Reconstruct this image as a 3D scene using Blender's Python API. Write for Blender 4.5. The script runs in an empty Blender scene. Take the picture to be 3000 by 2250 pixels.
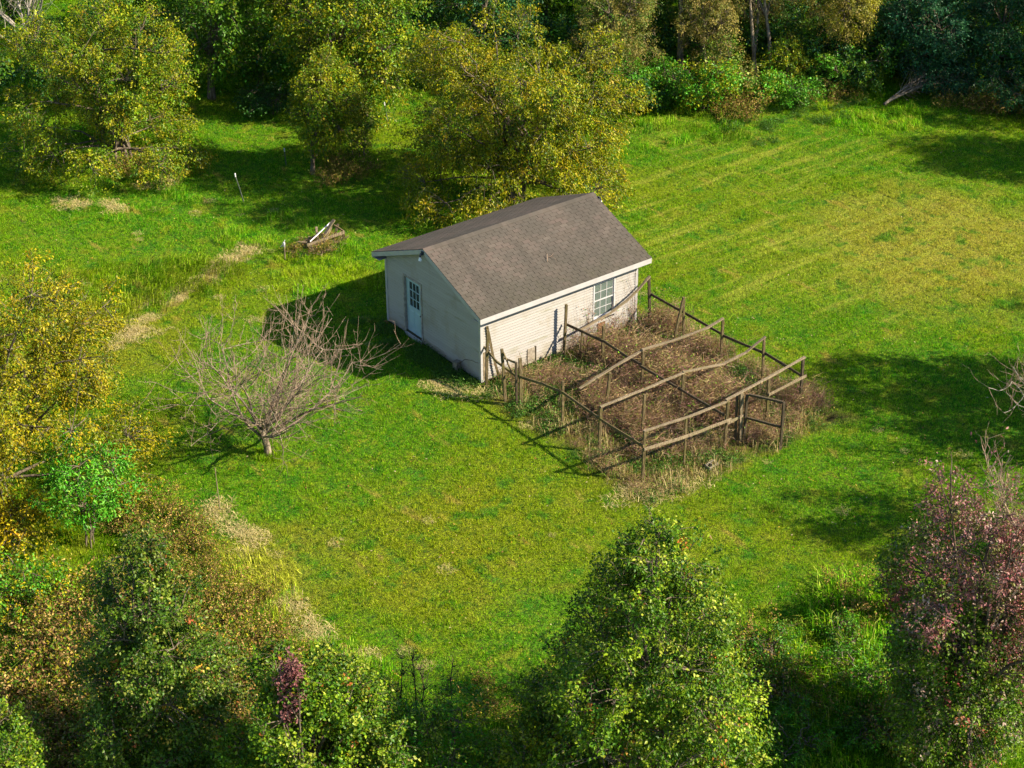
import bpy, bmesh, math, random
import numpy as np
from mathutils import Vector, Matrix

# ------------------------------------------------------------------ camera
S = bpy.context.scene
COL = S.collection
cam_d = bpy.data.cameras.new("camera")
cam_d.sensor_width = 36.0
cam_d.lens = 63.345
cam_d.clip_start = 0.5
cam_d.clip_end = 3000.0
cam = bpy.data.objects.new("camera", cam_d)
COL.objects.link(cam)
_yaw, _pit, _rol = 0.921676, 0.527065, -0.0070486
_fw = Vector((math.cos(_yaw)*math.cos(_pit), math.sin(_yaw)*math.cos(_pit), -math.sin(_pit)))
_r = Vector((math.sin(_yaw), -math.cos(_yaw), 0))
_u = _r.cross(_fw)
_r2 = _r*math.cos(_rol) + _u*math.sin(_rol)
_u2 = -_r*math.sin(_rol) + _u*math.cos(_rol)
cam.matrix_world = Matrix(((_r2.x, _u2.x, -_fw.x, -29.8592), (_r2.y, _u2.y, -_fw.y, -40.9933),
                           (_r2.z, _u2.z, -_fw.z, 29.4974), (0, 0, 0, 1)))
S.camera = cam

# ------------------------------------------------------------------ sky, sun, exposure
SUN_AZ, SUN_EL = math.radians(-49.0), math.radians(33.8)
world = bpy.data.worlds.new("World")
S.world = world
world.use_nodes = True
wn = world.node_tree
sky = wn.nodes.new("ShaderNodeTexSky")
sky.sky_type = 'NISHITA'
sky.sun_disc = False
sky.sun_elevation = SUN_EL
sky.sun_rotation = math.pi/2 - SUN_AZ
sky.air_density = 1.0
sky.dust_density = 0.4
sky.ozone_density = 3.0
bg = wn.nodes["Background"]
wn.links.new(sky.outputs[0], bg.inputs[0])
bg.inputs[1].default_value = 0.078
sun_d = bpy.data.lights.new("sun", 'SUN')
sun_d.energy = 5.0
sun_d.angle = math.radians(0.55)
sun_d.color = (1.0, 0.87, 0.68)
sun = bpy.data.objects.new("sun", sun_d)
COL.objects.link(sun)
sun.location = (20, -25, 40)
_sd = Vector((math.cos(SUN_EL)*math.cos(SUN_AZ), math.cos(SUN_EL)*math.sin(SUN_AZ), math.sin(SUN_EL)))
sun.rotation_euler = _sd.to_track_quat('Z', 'Y').to_euler()
S.view_settings.view_transform = 'Standard'
S.view_settings.look = 'None'
S.view_settings.gamma = 1.0
S.view_settings.use_curve_mapping = False
S.view_settings.exposure = 1.15
S.render.engine = 'CYCLES'
S.cycles.max_bounces = 5
S.cycles.diffuse_bounces = 2
S.cycles.glossy_bounces = 2
S.cycles.transmission_bounces = 3
S.cycles.transparent_max_bounces = 4
S.cycles.use_adaptive_sampling = True
S.cycles.adaptive_threshold = 0.02
S.cycles.caustics_reflective = False
S.cycles.caustics_refractive = False

# ------------------------------------------------------------------ helpers: objects
def link(o, parent=None):
    COL.objects.link(o)
    if parent is not None:
        o.parent = parent
    return o

def tag(o, label=None, cat=None, group=None, kind=None):
    if label: o['label'] = label
    if cat: o['category'] = cat
    if group: o['group'] = group
    if kind: o['kind'] = kind
    return o

def thing(name, label, cat, loc=(0, 0, 0), group=None):
    o = bpy.data.objects.new(name, None)
    o.empty_display_size = 0.3
    link(o)
    o.location = loc
    return tag(o, label, cat, group)

def mesh_np(name, V, F, mat, tint=None, rnd=None, smooth=False):
    """numpy triangles -> mesh"""
    V = np.asarray(V, np.float32); F = np.asarray(F, np.int32)
    me = bpy.data.meshes.new(name)
    n = len(F); k = F.shape[1]
    me.vertices.add(len(V)); me.vertices.foreach_set("co", V.ravel())
    me.loops.add(n*k); me.loops.foreach_set("vertex_index", F.ravel())
    me.polygons.add(n)
    me.polygons.foreach_set("loop_start", np.arange(0, n*k, k, dtype=np.int32))
    try:
        me.polygons.foreach_set("loop_total", np.full(n, k, np.int32))
    except Exception:
        pass
    if tint is not None:
        a = me.attributes.new("tint", 'FLOAT_COLOR', 'POINT')
        c = np.ones((len(V), 4), np.float32); c[:, :3] = tint
        a.data.foreach_set("color", c.ravel())
    if rnd is not None:
        a = me.attributes.new("rnd", 'FLOAT', 'POINT')
        a.data.foreach_set("value", np.asarray(rnd, np.float32))
    me.update(calc_edges=True)
    if smooth:
        me.polygons.foreach_set("use_smooth", np.ones(n, bool))
    if mat: me.materials.append(mat)
    return me

def obj_np(name, V, F, mat, parent=None, **kw):
    return link(bpy.data.objects.new(name, mesh_np(name, V, F, mat, **kw)), parent)

class MB:
    """collects quads/tris, builds one mesh object"""
    def __init__(self): self.v = []; self.f = []
    def add(self, V, F):
        b = len(self.v); self.v += [tuple(p) for p in V]; self.f += [tuple(i+b for i in q) for q in F]
        return self
    def box(self, x0, x1, y0, y1, z0, z1):
        return self.add([(x0,y0,z0),(x1,y0,z0),(x1,y1,z0),(x0,y1,z0),(x0,y0,z1),(x1,y0,z1),(x1,y1,z1),(x0,y1,z1)],
                        [(3,2,1,0),(4,5,6,7),(0,1,5,4),(1,2,6,5),(2,3,7,6),(3,0,4,7)])
    def hexa(self, P):
        return self.add(P, [(3,2,1,0),(4,5,6,7),(0,1,5,4),(1,2,6,5),(2,3,7,6),(3,0,4,7)])
    def mesh(self, name, mat):
        me = bpy.data.meshes.new(name); me.from_pydata(self.v, [], self.f); me.update()
        bm = bmesh.new(); bm.from_mesh(me); bmesh.ops.recalc_face_normals(bm, faces=bm.faces); bm.to_mesh(me); bm.free()
        if mat: me.materials.append(mat)
        return me
    def build(self, name, mat, parent=None, bevel=0.0):
        o = link(bpy.data.objects.new(name, self.mesh(name, mat)), parent)
        if bevel:
            m = o.modifiers.new("bevel", 'BEVEL'); m.width = bevel; m.segments = 1; m.limit_method = 'ANGLE'
        return o

def beam(pts, w, h, rng, jit=0.004, up=(0, 0, 1), n_sub=3, twist=0.0):
    """a timber swept along pts (w across, h along 'up'), slightly uneven; returns MB"""
    P = [Vector(p) for p in pts]
    Q = []
    for a, b in zip(P[:-1], P[1:]):
        for i in range(n_sub): Q.append(a.lerp(b, i/n_sub))
    Q.append(P[-1])
    mb = MB(); V = []; n = len(Q)
    for i, q in enumerate(Q):
        t = (Q[min(i+1, n-1)] - Q[max(i-1, 0)]).normalized()
        u = Vector(up)
        if abs(t.dot(u)) > .92: u = Vector((0.35, 1, 0))
        s = t.cross(u).normalized(); uu = s.cross(t).normalized()
        if twist:
            m = Matrix.Rotation(twist*i/n, 3, t); s = m @ s; uu = m @ uu
        for sx, sy in ((-1,-1),(1,-1),(1,1),(-1,1)):
            V.append(q + s*(sx*w/2 + rng.uniform(-jit, jit)) + uu*(sy*h/2 + rng.uniform(-jit, jit)))
    F = []
    for i in range(n-1):
        for k in range(4):
            F.append((i*4+k, i*4+(k+1) % 4, (i+1)*4+(k+1) % 4, (i+1)*4+k))
    F.append((3,2,1,0)); e = (n-1)*4; F.append((e, e+1, e+2, e+3))
    return mb.add(V, F)

def tubes_np(lines, sides=5):
    """lines: list of (pts[k,3], radii[k]) -> V,F(quads)"""
    Vs, Fs = [], []; off = 0
    ang = np.arange(sides)*2*np.pi/sides
    ca, sa = np.cos(ang), np.sin(ang)
    for P, R in lines:
        P = np.asarray(P, float); R = np.asarray(R, float); n = len(P)
        T = np.gradient(P, axis=0); T /= np.linalg.norm(T, axis=1)[:, None] + 1e-9
        ref = np.array([0.31, 0.17, 0.93]) if abs(T[0, 2]) < .8 else np.array([1., 0.2, 0.])
        A = np.cross(T, ref); A /= np.linalg.norm(A, axis=1)[:, None] + 1e-9
        B = np.cross(T, A)
        V = P[:, None, :] + R[:, None, None]*(A[:, None, :]*ca[None, :, None] + B[:, None, :]*sa[None, :, None])
        Vs.append(V.reshape(-1, 3))
        i = np.arange(n-1)[:, None]*sides; k = np.arange(sides)[None, :]; k2 = (k+1) % sides
        F = np.stack([i+k, i+k2, i+sides+k2, i+sides+k], -1).reshape(-1, 4) + off
        Fs.append(F); off += n*sides
    return np.concatenate(Vs), np.concatenate(Fs)

# ------------------------------------------------------------------ helpers: materials
def newmat(name):
    m = bpy.data.materials.new(name); m.use_nodes = True
    nt = m.node_tree; nt.nodes.clear()
    out = nt.nodes.new("ShaderNodeOutputMaterial")
    return m, nt, out

def N(nt, typ, ins=None, **props):
    n = nt.nodes.new(typ)
    for k, v in props.items(): setattr(n, k, v)
    for k, v in (ins or {}).items():
        s = n.inputs[k]
        if hasattr(v, 'is_output'): nt.links.new(v, s)
        else: s.default_value = v
    return n

def rgba(c): return (c[0], c[1], c[2], 1.0)

def noise(nt, vec, scale, detail=3.0, rough=0.55, out=0, dim='3D'):
    n = N(nt, "ShaderNodeTexNoise", {"Scale": scale, "Detail": detail, "Roughness": rough}, noise_dimensions=dim)
    if vec is not None: nt.links.new(vec, n.inputs["Vector"])
    return n.outputs[out]

def ramp(nt, fac, lo, hi, a=0.0, b=1.0):
    n = N(nt, "ShaderNodeMapRange", {0: fac, 1: lo, 2: hi, 3: a, 4: b}, interpolation_type='SMOOTHSTEP')
    return n.outputs[0]

def mix(nt, fac, a, b, mode='MIX'):
    n = nt.nodes.new("ShaderNodeMix"); n.data_type = 'RGBA'; n.blend_type = mode
    for idx, v in ((0, fac), (6, a), (7, b)):
        s = n.inputs[idx]
        if hasattr(v, 'is_output'): nt.links.new(v, s)
        elif idx == 0: s.default_value = v
        else: s.default_value = rgba(v)
    return n.outputs[2]

def math_(nt, op, a, b=0.0):
    n = nt.nodes.new("ShaderNodeMath"); n.operation = op
    for i, v in enumerate((a, b)):
        if hasattr(v, 'is_output'): nt.links.new(v, n.inputs[i])
        else: n.inputs[i].default_value = v
    return n.outputs[0]

def mapping(nt, vec, scale=(1, 1, 1), rot=(0, 0, 0), loc=(0, 0, 0)):
    n = N(nt, "ShaderNodeMapping", {"Vector": vec, "Scale": scale, "Rotation": rot, "Location": loc})
    return n.outputs[0]

def principled(nt, out, color, rough=0.7, spec=0.3, bump=None, bump_d=0.01, **kw):
    p = N(nt, "ShaderNodeBsdfPrincipled", {"Roughness": rough, "Specular IOR Level": spec})
    if hasattr(color, 'is_output'): nt.links.new(color, p.inputs["Base Color"])
    else: p.inputs["Base Color"].default_value = rgba(color)
    for k, v in kw.items(): p.inputs[k].default_value = v
    if bump is not None:
        b = N(nt, "ShaderNodeBump", {"Height": bump, "Distance": bump_d, "Strength": 1.0})
        nt.links.new(b.outputs[0], p.inputs["Normal"])
    nt.links.new(p.outputs[0], out.inputs[0])
    return p

def geo_pos(nt): return nt.nodes.new("ShaderNodeNewGeometry").outputs["Position"]
def obj_co(nt): return nt.nodes.new("ShaderNodeTexCoord").outputs["Object"]

# --- lawn colour shared by the soil sheet and the blades (world position: green, yellowing and straw patches)
def blob(nt, pos, wob, c, r):
    d = N(nt, "ShaderNodeVectorMath", {0: pos, 1: (c[0], c[1], 0.0)}, operation='DISTANCE').outputs["Value"]
    d = math_(nt, 'ADD', d, math_(nt, 'MULTIPLY', wob, r*1.3))
    return ramp(nt, d, r*.45, r*1.35, 1.0, 0.0)

def lawn_color(nt, pos):
    n1 = noise(nt, pos, 0.16, 2.0)
    n2 = noise(nt, pos, 1.1, 3.0, 0.65)
    n3 = noise(nt, pos, 6.5, 2.0, 0.7)
    wob = math_(nt, 'SUBTRACT', noise(nt, mapping(nt, pos, loc=(31, 17, 0)), 0.55, 3.0, .6), 0.5)
    xyz = N(nt, "ShaderNodeSeparateXYZ", {0: pos})
    X, Y = xyz.outputs[0], xyz.outputs[1]
    green, lush, olive, straw = (.145, .385, .003), (.045, .31, .010), (.30, .425, .003), (.52, .44, .08)
    c = mix(nt, ramp(nt, n1, .44, .66, 0, .8), green, olive)
    # tired, yellower turf: in front of the enclosure, over the right-hand slope and along the left track
    for cen, r, amt, colr in (((-3.0, -8.5), 5.5, .65, (.36, .43, .008)), ((-7.5, -6.0), 3.5, .5, (.40, .42, .012)),
                              ((19.5, -2.0), 5.5, .85, (.55, .50, .075)), ((13.0, 1.0), 4.0, .5, (.36, .47, .014)),
                              ((17.0, 6.0), 4.0, .5, (.37, .48, .016)), ((-3.0, 12.0), 3.2, .55, (.37, .43, .012)),
                              ((-8.5, 10.5), 3.2, .75, (.42, .41, .02)), ((-11.2, -4.5), 2.2, .7, (.46, .41, .05))):
        c = mix(nt, math_(nt, 'MULTIPLY', blob(nt, pos, wob, cen, r), amt), c, colr)
    for cen, r, amt in (((-5.0, 3.0), 3.6, .75), ((13, -12), 6.0, .6), ((0, 18), 6.0, .5), ((22, 8), 4.0, .4), ((-6.0, -12.5), 3.2, .7), ((9, -1), 3.0, .5)):
        c = mix(nt, math_(nt, 'MULTIPLY', blob(nt, pos, wob, cen, r), amt), c, (.10, .38, .008))
    c = mix(nt, ramp(nt, n2, .52, .66, 0, .75), c, lush)
    c = mix(nt, ramp(nt, n2, .46, .34, 0, .6), c, (.40, .44, .03))
    c = mix(nt, ramp(nt, n3, .53, .70, 0, .75), c, (.36, .47, .015))
    c = mix(nt, ramp(nt, n3, .47, .34, 0, .75), c, (.02, .13, .010))
    # mowing swaths of pale clippings over the right-hand lawn
    sw = noise(nt, mapping(nt, pos, (.11, 1.7, 1.0), (0, 0, .12)), 1.0, 4.0, .7)
    mk = blob(nt, pos, wob, (17, 3), 9.0)
    c = mix(nt, math_(nt, 'MULTIPLY', ramp(nt, sw, .50, .63, 0, .85), mk), c, (.50, .56, .07))
    # bleached straw lying in streaks
    n4 = noise(nt, mapping(nt, pos, (1.0, .35, 1.0), (0, 0, .7)), 1.3, 4.0, .65)
    c = mix(nt, ramp(nt, n4, .60, .70, 0, .8), c, straw)
    # worn tan track running up to the timber heap
    dv = math_(nt, 'ADD', math_(nt, 'MULTIPLY', math_(nt, 'ADD', X, 4.35), -.4415), math_(nt, 'MULTIPLY', math_(nt, 'SUBTRACT', Y, 11.65), .897))
    du = math_(nt, 'ADD', math_(nt, 'MULTIPLY', math_(nt, 'ADD', X, 4.35), .897), math_(nt, 'MULTIPLY', math_(nt, 'SUBTRACT', Y, 11.65), .4415))
    dv = math_(nt, 'ABSOLUTE', math_(nt, 'ADD', dv, math_(nt, 'MULTIPLY', wob, .8)))
    tr = math_(nt, 'MULTIPLY', ramp(nt, dv, .08, .30, .85, 0), ramp(nt, math_(nt, 'ABSOLUTE', du), 3.6, 5.4, 1, 0))
    c = mix(nt, math_(nt, 'MULTIPLY', tr, ramp(nt, n2, .44, .58)), c, (.50, .40, .09))
    # the neglected plot inside the posts: bare straw and brown soil
    ex = math_(nt, 'SUBTRACT', math_(nt, 'ABSOLUTE', math_(nt, 'SUBTRACT', xyz.outputs[0], 3.75)), 3.95)
    ey = math_(nt, 'SUBTRACT', math_(nt, 'ABSOLUTE', math_(nt, 'ADD', xyz.outputs[1], 4.25)), 4.35)
    e = math_(nt, 'ADD', math_(nt, 'MAXIMUM', ex, ey), math_(nt, 'MULTIPLY', wob, 1.6))
    plot = mix(nt, ramp(nt, n2, .38, .58), (.36, .25, .105), (.18, .11, .065))
    plot = mix(nt, ramp(nt, n3, .52, .70, 0, .7), plot, (.17, .22, .02))
    c = mix(nt, math_(nt, 'MULTIPLY', ramp(nt, e, -.6, .6, .95, 0), ramp(nt, n3, .60, .45, .55, 1)), c, plot)
    return c

def make_grass_mats():
    m, nt, out = newmat("grass_blade")
    pos = geo_pos(nt)
    c = lawn_color(nt, pos)
    rnd = N(nt, "ShaderNodeAttribute", attribute_name="rnd").outputs["Fac"]
    c = mix(nt, ramp(nt, rnd, .80, .95, 0, .6), c, (.40, .37, .08))
    v = N(nt, "ShaderNodeMapRange", {0: rnd, 1: 0.0, 2: 0.78, 3: .36, 4: 1.72}).outputs[0]
    v = math_(nt, 'MULTIPLY', v, ramp(nt, noise(nt, pos, 17.0, 1.0), .34, .64, .55, 1.25))
    c = N(nt, "ShaderNodeVectorMath", {0: c, "Scale": v}, operation='SCALE').outputs[0]
    d = N(nt, "ShaderNodeBsdfPrincipled", {"Base Color": c, "Roughness": .7, "Specular IOR Level": .04})
    t = N(nt, "ShaderNodeBsdfTranslucent", {"Color": c})
    mx = N(nt, "ShaderNodeMixShader", {0: .4, 1: d.outputs[0], 2: t.outputs[0]})
    nt.links.new(mx.outputs[0], out.inputs[0])
    g, nt, out = newmat("turf_ground")
    pos = geo_pos(nt)
    c = lawn_color(nt, pos)
    sp = noise(nt, pos, 22.0, 2.0)
    c = mix(nt, ramp(nt, sp, .35, .7, .15, .75), (.045, .04, .015), c)
    principled(nt, out, c, .95, .05, noise(nt, pos, 14.0, 4.0), .05)
    return m, g
M_GRASS, M_GROUND = make_grass_mats()

def leaf_mat(name, transl=.24, rough=.40, spec=.22):
    m, nt, out = newmat(name)
    a = N(nt, "ShaderNodeAttribute", attribute_name="tint").outputs["Color"]
    p = N(nt, "ShaderNodeBsdfPrincipled", {"Base Color": a, "Roughness": rough, "Specular IOR Level": spec})
    tc = mix(nt, 1.0, a, (1.15, 1.1, .6), 'MULTIPLY')
    t = N(nt, "ShaderNodeBsdfTranslucent", {"Color": tc})
    mx = N(nt, "ShaderNodeMixShader", {0: transl, 1: p.outputs[0], 2: t.outputs[0]})
    nt.links.new(mx.outputs[0], out.inputs[0])
    return m
M_LEAF = leaf_mat("leaf")
M_DRY = leaf_mat("dry_stalk", .12, .8, .1)

def bark_mat(name, a, b, scale=14):
    m, nt, out = newmat(name)
    pos = obj_co(nt)
    n = noise(nt, mapping(nt, pos, (1, 1, .25)), scale, 5, .65)
    principled(nt, out, mix(nt, ramp(nt, n, .35, .65), a, b), .9, .1, n, .02)
    return m
M_BARK = bark_mat("bark", (.075, .058, .04), (.22, .18, .13))
M_BARKMID = bark_mat("mid_bark", (.12, .095, .065), (.34, .28, .20), 9)
M_TWIG = bark_mat("twig_bark", (.20, .135, .095), (.42, .31, .22), 9)
M_GREYBARK = bark_mat("grey_bark", (.22, .20, .16), (.45, .41, .33), 9)
M_DARKTWIG = bark_mat("dark_twig", (.05, .04, .03), (.15, .11, .08), 9)

def wood_mat(name, a, b, c):
    m, nt, out = newmat(name)
    tc = nt.nodes.new("ShaderNodeTexCoord")
    info = nt.nodes.new("ShaderNodeObjectInfo").outputs["Random"]
    pos = geo_pos(nt)
    g1 = noise(nt, mapping(nt, pos, (6, 6, 1.3)), 5, 5, .6)
    g2 = noise(nt, pos, 3.0, 4, .6)
    col = mix(nt, ramp(nt, g1, .35, .68), a, b)
    col = mix(nt, ramp(nt, g2, .5, .68, 0, .8), col, c)
    col = mix(nt, math_(nt, 'MULTIPLY', info, .35), col, a)
    principled(nt, out, col, .85, .15, g1, .006)
    return m
M_WOOD = wood_mat("weathered_wood", (.085, .065, .03), (.25, .195, .105), (.15, .145, .04))
M_WOODPALE = wood_mat("pale_sunlit_wood", (.13, .10, .06), (.36, .29, .19), (.20, .175, .09))  # pale timber; on the rails the lighter tone stands for sunlight
M_WOODDARK = wood_mat("dark_wood", (.05, .04, .026), (.14, .11, .07), (.09, .085, .035))

def siding_mat():
    m, nt, out = newmat("vinyl_siding")
    pos = geo_pos(nt)
    n = noise(nt, pos, 1.2, 5, .6)
    st = noise(nt, mapping(nt, pos, (.5, .5, 3.0)), 1.0, 4, .6)
    rn = nt.nodes.new("ShaderNodeObjectInfo").outputs["Random"]
    c = mix(nt, rn, (.345, .33, .305), (.385, .37, .345))
    c = mix(nt, ramp(nt, n, .50, .70, 0, .7), c, (.30, .27, .21))
    c = mix(nt, ramp(nt, st, .56, .70, 0, .7), c, (.22, .215, .13))
    # splash-back dirt close to the soil
    z = N(nt, "ShaderNodeSeparateXYZ", {0: pos}).outputs[2]
    dz = math_(nt, 'MULTIPLY', ramp(nt, z, .05, .45, 1, 0), ramp(nt, n, .3, .6))
    c = mix(nt, math_(nt, 'MULTIPLY', dz, .6), c, (.28, .21, .11))
    principled(nt, out, c, .48, .35, noise(nt, pos, 40, 3), .0015)
    return m
M_SIDING = siding_mat()

def plain(name, col, rough=.6, spec=.3, var=.12, scale=6, **kw):
    m, nt, out = newmat(name)
    pos = geo_pos(nt)
    n = noise(nt, pos, scale, 4, .6)
    c = mix(nt, ramp(nt, n, .3, .7), [x*(1-var) for x in col], [min(1, x*(1+var)) for x in col])
    principled(nt, out, c, rough, spec, n, .002, **kw)
    return m
M_TRIM = plain("white_trim", (.43, .42, .41), .45, .4, .07, 3)
M_TRIMDIRTY = plain("worn_trim", (.34, .31, .28), .6, .2, .25, 8)
M_DOOR = plain("door_paint", (.40, .56, .60), .38, .4, .05, 3)
M_MUNTIN = plain("window_vinyl", (.52, .515, .515), .4, .4, .04, 5)
M_FOUND = plain("foundation_block", (.40, .34, .24), .95, .1, .3, 9)
M_SHEATH = plain("sheathing_lap_shade", (.055, .05, .045), .9, .1, .2, 8)  # near-black so the gaps between siding boards read as lap shadows
M_CONC = plain("concrete", (.24, .21, .155), .95, .1, .28, 16)
M_METAL = plain("galvanised_metal", (.42, .42, .42), .45, .5, .2, 12, Metallic=.6)
M_RUST = plain("rusty_panel", (.20, .105, .05), .85, .1, .5, 14)
M_HATCH = plain("old_hatch_panel", (.30, .26, .20), .7, .2, .25, 10)
M_PIPE = plain("white_plastic_pipe", (.78, .72, .76), .35, .4, .05, 5)
M_DARKM = plain("dark_fixture", (.03, .035, .05), .5, .4, .2, 10)
M_TPOST = plain("painted_stake", (.10, .12, .09), .7, .2, .3, 12)
M_WHITECAP = plain("white_stake_tip", (.75, .75, .72), .5, .3, .08, 12)
M_BRICK = plain("brick_clay", (.34, .13, .06), .9, .1, .3, 14)
M_FELT = plain("roof_felt", (.055, .045, .04), .95, .1, .2, 9)

def glass_mat(name, tint, dust):
    m, nt, out = newmat(name)
    pos = geo_pos(nt)
    g = N(nt, "ShaderNodeBsdfPrincipled", {"Base Color": rgba(tint), "Roughness": .06, "Transmission Weight": .85, "IOR": 1.45, "Specular IOR Level": .5})
    d = N(nt, "ShaderNodeBsdfDiffuse", {"Color": rgba(dust)})
    n = noise(nt, pos, 3.5, 5, .65)
    mx = N(nt, "ShaderNodeMixShader", {0: ramp(nt, n, .3, .75, .25, .6), 1: g.outputs[0], 2: d.outputs[0]})
    nt.links.new(mx.outputs[0], out.inputs[0])
    return m
M_GLASS = glass_mat("window_glass", (.55, .68, .62), (.15, .20, .17))
M_DGLASS = glass_mat("door_glass", (.35, .42, .42), (.05, .06, .06))
m, nt, out = newmat("bulb_glass")
principled(nt, out, (.85, .88, .92), .12, .6)
M_BULB = m

def shingle_mat(name, island):
    m, nt, out = newmat(name)
    pos = geo_pos(nt)
    if island: r = nt.nodes.new("ShaderNodeNewGeometry").outputs["Random Per Island"]
    else: r = nt.nodes.new("ShaderNodeObjectInfo").outputs["Random"]
    n = noise(nt, pos, .9, 4, .6)
    g = noise(nt, pos, 60, 2, .5)
    l = noise(nt, pos, 2.2, 5, .65)
    cr = N(nt, "ShaderNodeValToRGB", {0: r})
    e = cr.color_ramp
    e.elements[0].position = 0; e.elements[0].color = (0.081, 0.068, 0.055, 1)
    e.elements[1].position = 1; e.elements[1].color = (0.124, 0.105, 0.086, 1)
    for p_, c_ in ((.3, (0.100, 0.082, 0.066, 1)), (.6, (0.105, 0.090, 0.075, 1)), (.85, (0.117, 0.089, 0.075, 1))):
        k = e.elements.new(p_); k.color = c_
    c = mix(nt, ramp(nt, n, .38, .62, 0, .75), cr.outputs[0], (0.069, 0.063, 0.052))
    # lichen and washed-down grime on the lower courses
    y = N(nt, "ShaderNodeSeparateXYZ", {0: pos}).outputs[1]
    low = ramp(nt, y, -.4, 1.3, 1, 0)
    c = mix(nt, math_(nt, 'MULTIPLY', low, ramp(nt, l, .35, .6, .15, .75)), c, (0.064, 0.060, 0.041))
    c = mix(nt, math_(nt, 'MULTIPLY', low, ramp(nt, l, .64, .74, 0, .7)), c, (0.163, 0.158, 0.101))
    c = mix(nt, ramp(nt, g, .3, .7, 0, .35), c, (0.150, 0.134, 0.113))
    sk = noise(nt, mapping(nt, pos, (3.2, .22, .22)), 1.0, 4, .6)
    c = mix(nt, ramp(nt, sk, .50, .68, 0, .6), c, (.075, .066, .055))
    principled(nt, out, c, .92, .12, g, .003)
    return m
M_SHING = shingle_mat("asphalt_shingle", False)
M_SHINGF = shingle_mat("asphalt_shingle_field", True)

# ------------------------------------------------------------------ ground
def ground_z(x, y):
    d = np.hypot(np.maximum(np.abs(x-3.6)-6.5, 0), np.maximum(np.abs(y+.5)-9, 0))
    a = np.clip(d/6.0, 0, 1)
    return a*(.05*np.sin(x*.55+1.0)*np.cos(y*.47) + .035*np.sin(x*1.3+y*.9+2) - .04)

def build_ground():
    inner = np.arange(-60, 80.01, 1.0)
    xs = np.concatenate([[-1500, -500, -200, -100], inner, [110, 200, 500, 1500]])
    X, Y = np.meshgrid(xs, xs, indexing='ij')
    Z = ground_z(X, Y)
    n = len(xs)
    V = np.stack([X, Y, Z], -1).reshape(-1, 3)
    i = np.arange(n-1)[:, None]*n + np.arange(n-1)[None, :]
    F = np.stack([i, i+n, i+n+1, i+1], -1).reshape(-1, 4)
    o = obj_np("ground", V, F, M_GROUND, smooth=True)
    tag(o, "mown green lawn and rough meadow ground around the shed", None, None, 'structure')
build_ground()

# ------------------------------------------------------------------ shed
L_, W_ = 6.593, 5.405
OX, OY = .29, .398
ZE, ZR = 2.642, 3.924                    # roof surface at eave edge and at ridge
SL = (ZR-ZE)/(W_/2+OY)
WIN = (4.665, 5.615, .79, 2.175)         # x0 x1 z0 z1
DOOR = (3.26, 4.36, .06, 2.33)           # opening y0 y1 z0 z1 (trim outer edge)
shed = thing("shed", "small white sided shed with brown shingle gable roof on the lawn", "shed")
RZ = lambda y: ZE + SL*(min(y, W_-y)+OY)  # roof plane height above y

def walls():
    T = .10; k = .014
    core = {}
    # long south wall with window opening
    mb = MB(); x0, x1, z0, z1 = WIN
    for b in ((T, x0+.02, 0, 2.46), (x1-.02, L_-T, 0, 2.46), (x0+.02, x1-.02, 0, z0+.02), (x0+.02, x1-.02, z1-.02, 2.46)):
        mb.box(b[0], b[1], k, T, b[2], b[3])
    core['s'] = mb.build("wall", M_SHEATH, shed)
    core['s']['label'] = "sunlit long white wall with the window"
    mb = MB().box(T, L_-T, W_-T, W_-k, 0, 2.46)
    core['n'] = mb.build("wall", M_SHEATH, shed)
    for key, xa, xb in (('w', k, T), ('e', L_-T, L_-k)):
        mb = MB()
        ys = [k, DOOR[0]+.07, DOOR[1]-.07, W_-k] if key == 'w' else [k, W_-k]
        def prism(ya, yb, za):
            cuts = [ya] + ([W_/2] if ya < W_/2 < yb else []) + [yb]
            for a, b in zip(cuts[:-1], cuts[1:]):
                ta, tb = RZ(a)-.10, RZ(b)-.10
                mb.hexa([(xa,a,za),(xb,a,za),(xb,b,za),(xa,b,za),(xa,a,ta),(xb,a,ta),(xb,b,tb),(xa,b,tb)])
        if key == 'w':
            prism(ys[0], ys[1], 0); prism(ys[1], ys[2], DOOR[3]-.07); prism(ys[2], ys[3], 0)
        else:
            prism(ys[0], ys[1], 0)
        core[key] = mb.build("wall", M_SHEATH, shed)
    core['w']['label'] = "shaded white gable wall with the door"
    return core
core = walls()
CH = .1015
def board_mesh_x(name, xa, xb, face, sgn):
    """clapboard running along x at y=face, outward direction sgn*y; local z from 0"""
    V = []
    for x in (xa, xb):
        V += [(x, face+sgn*.024, 0), (x, face+sgn*.006, CH-.022), (x, face-sgn*.012, CH-.022), (x, face-sgn*.012, 0)]  # board stops short; the dark gap above it stands for lap shadow
    return V, [(0,4,5,1),(1,5,6,2),(2,6,7,3),(3,7,4,0),(0,1,2,3),(7,6,5,4)]
_cache = {}
def put_board(V, F, key, z, parent):
    me = _cache.get(key)
    if me is None:
        me = MB().add(V, F).mesh("siding_board", M_SIDING); _cache[key] = me
    o = bpy.data.objects.new("siding_board", me); o.location = (0, 0, z); link(o, parent)
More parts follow.
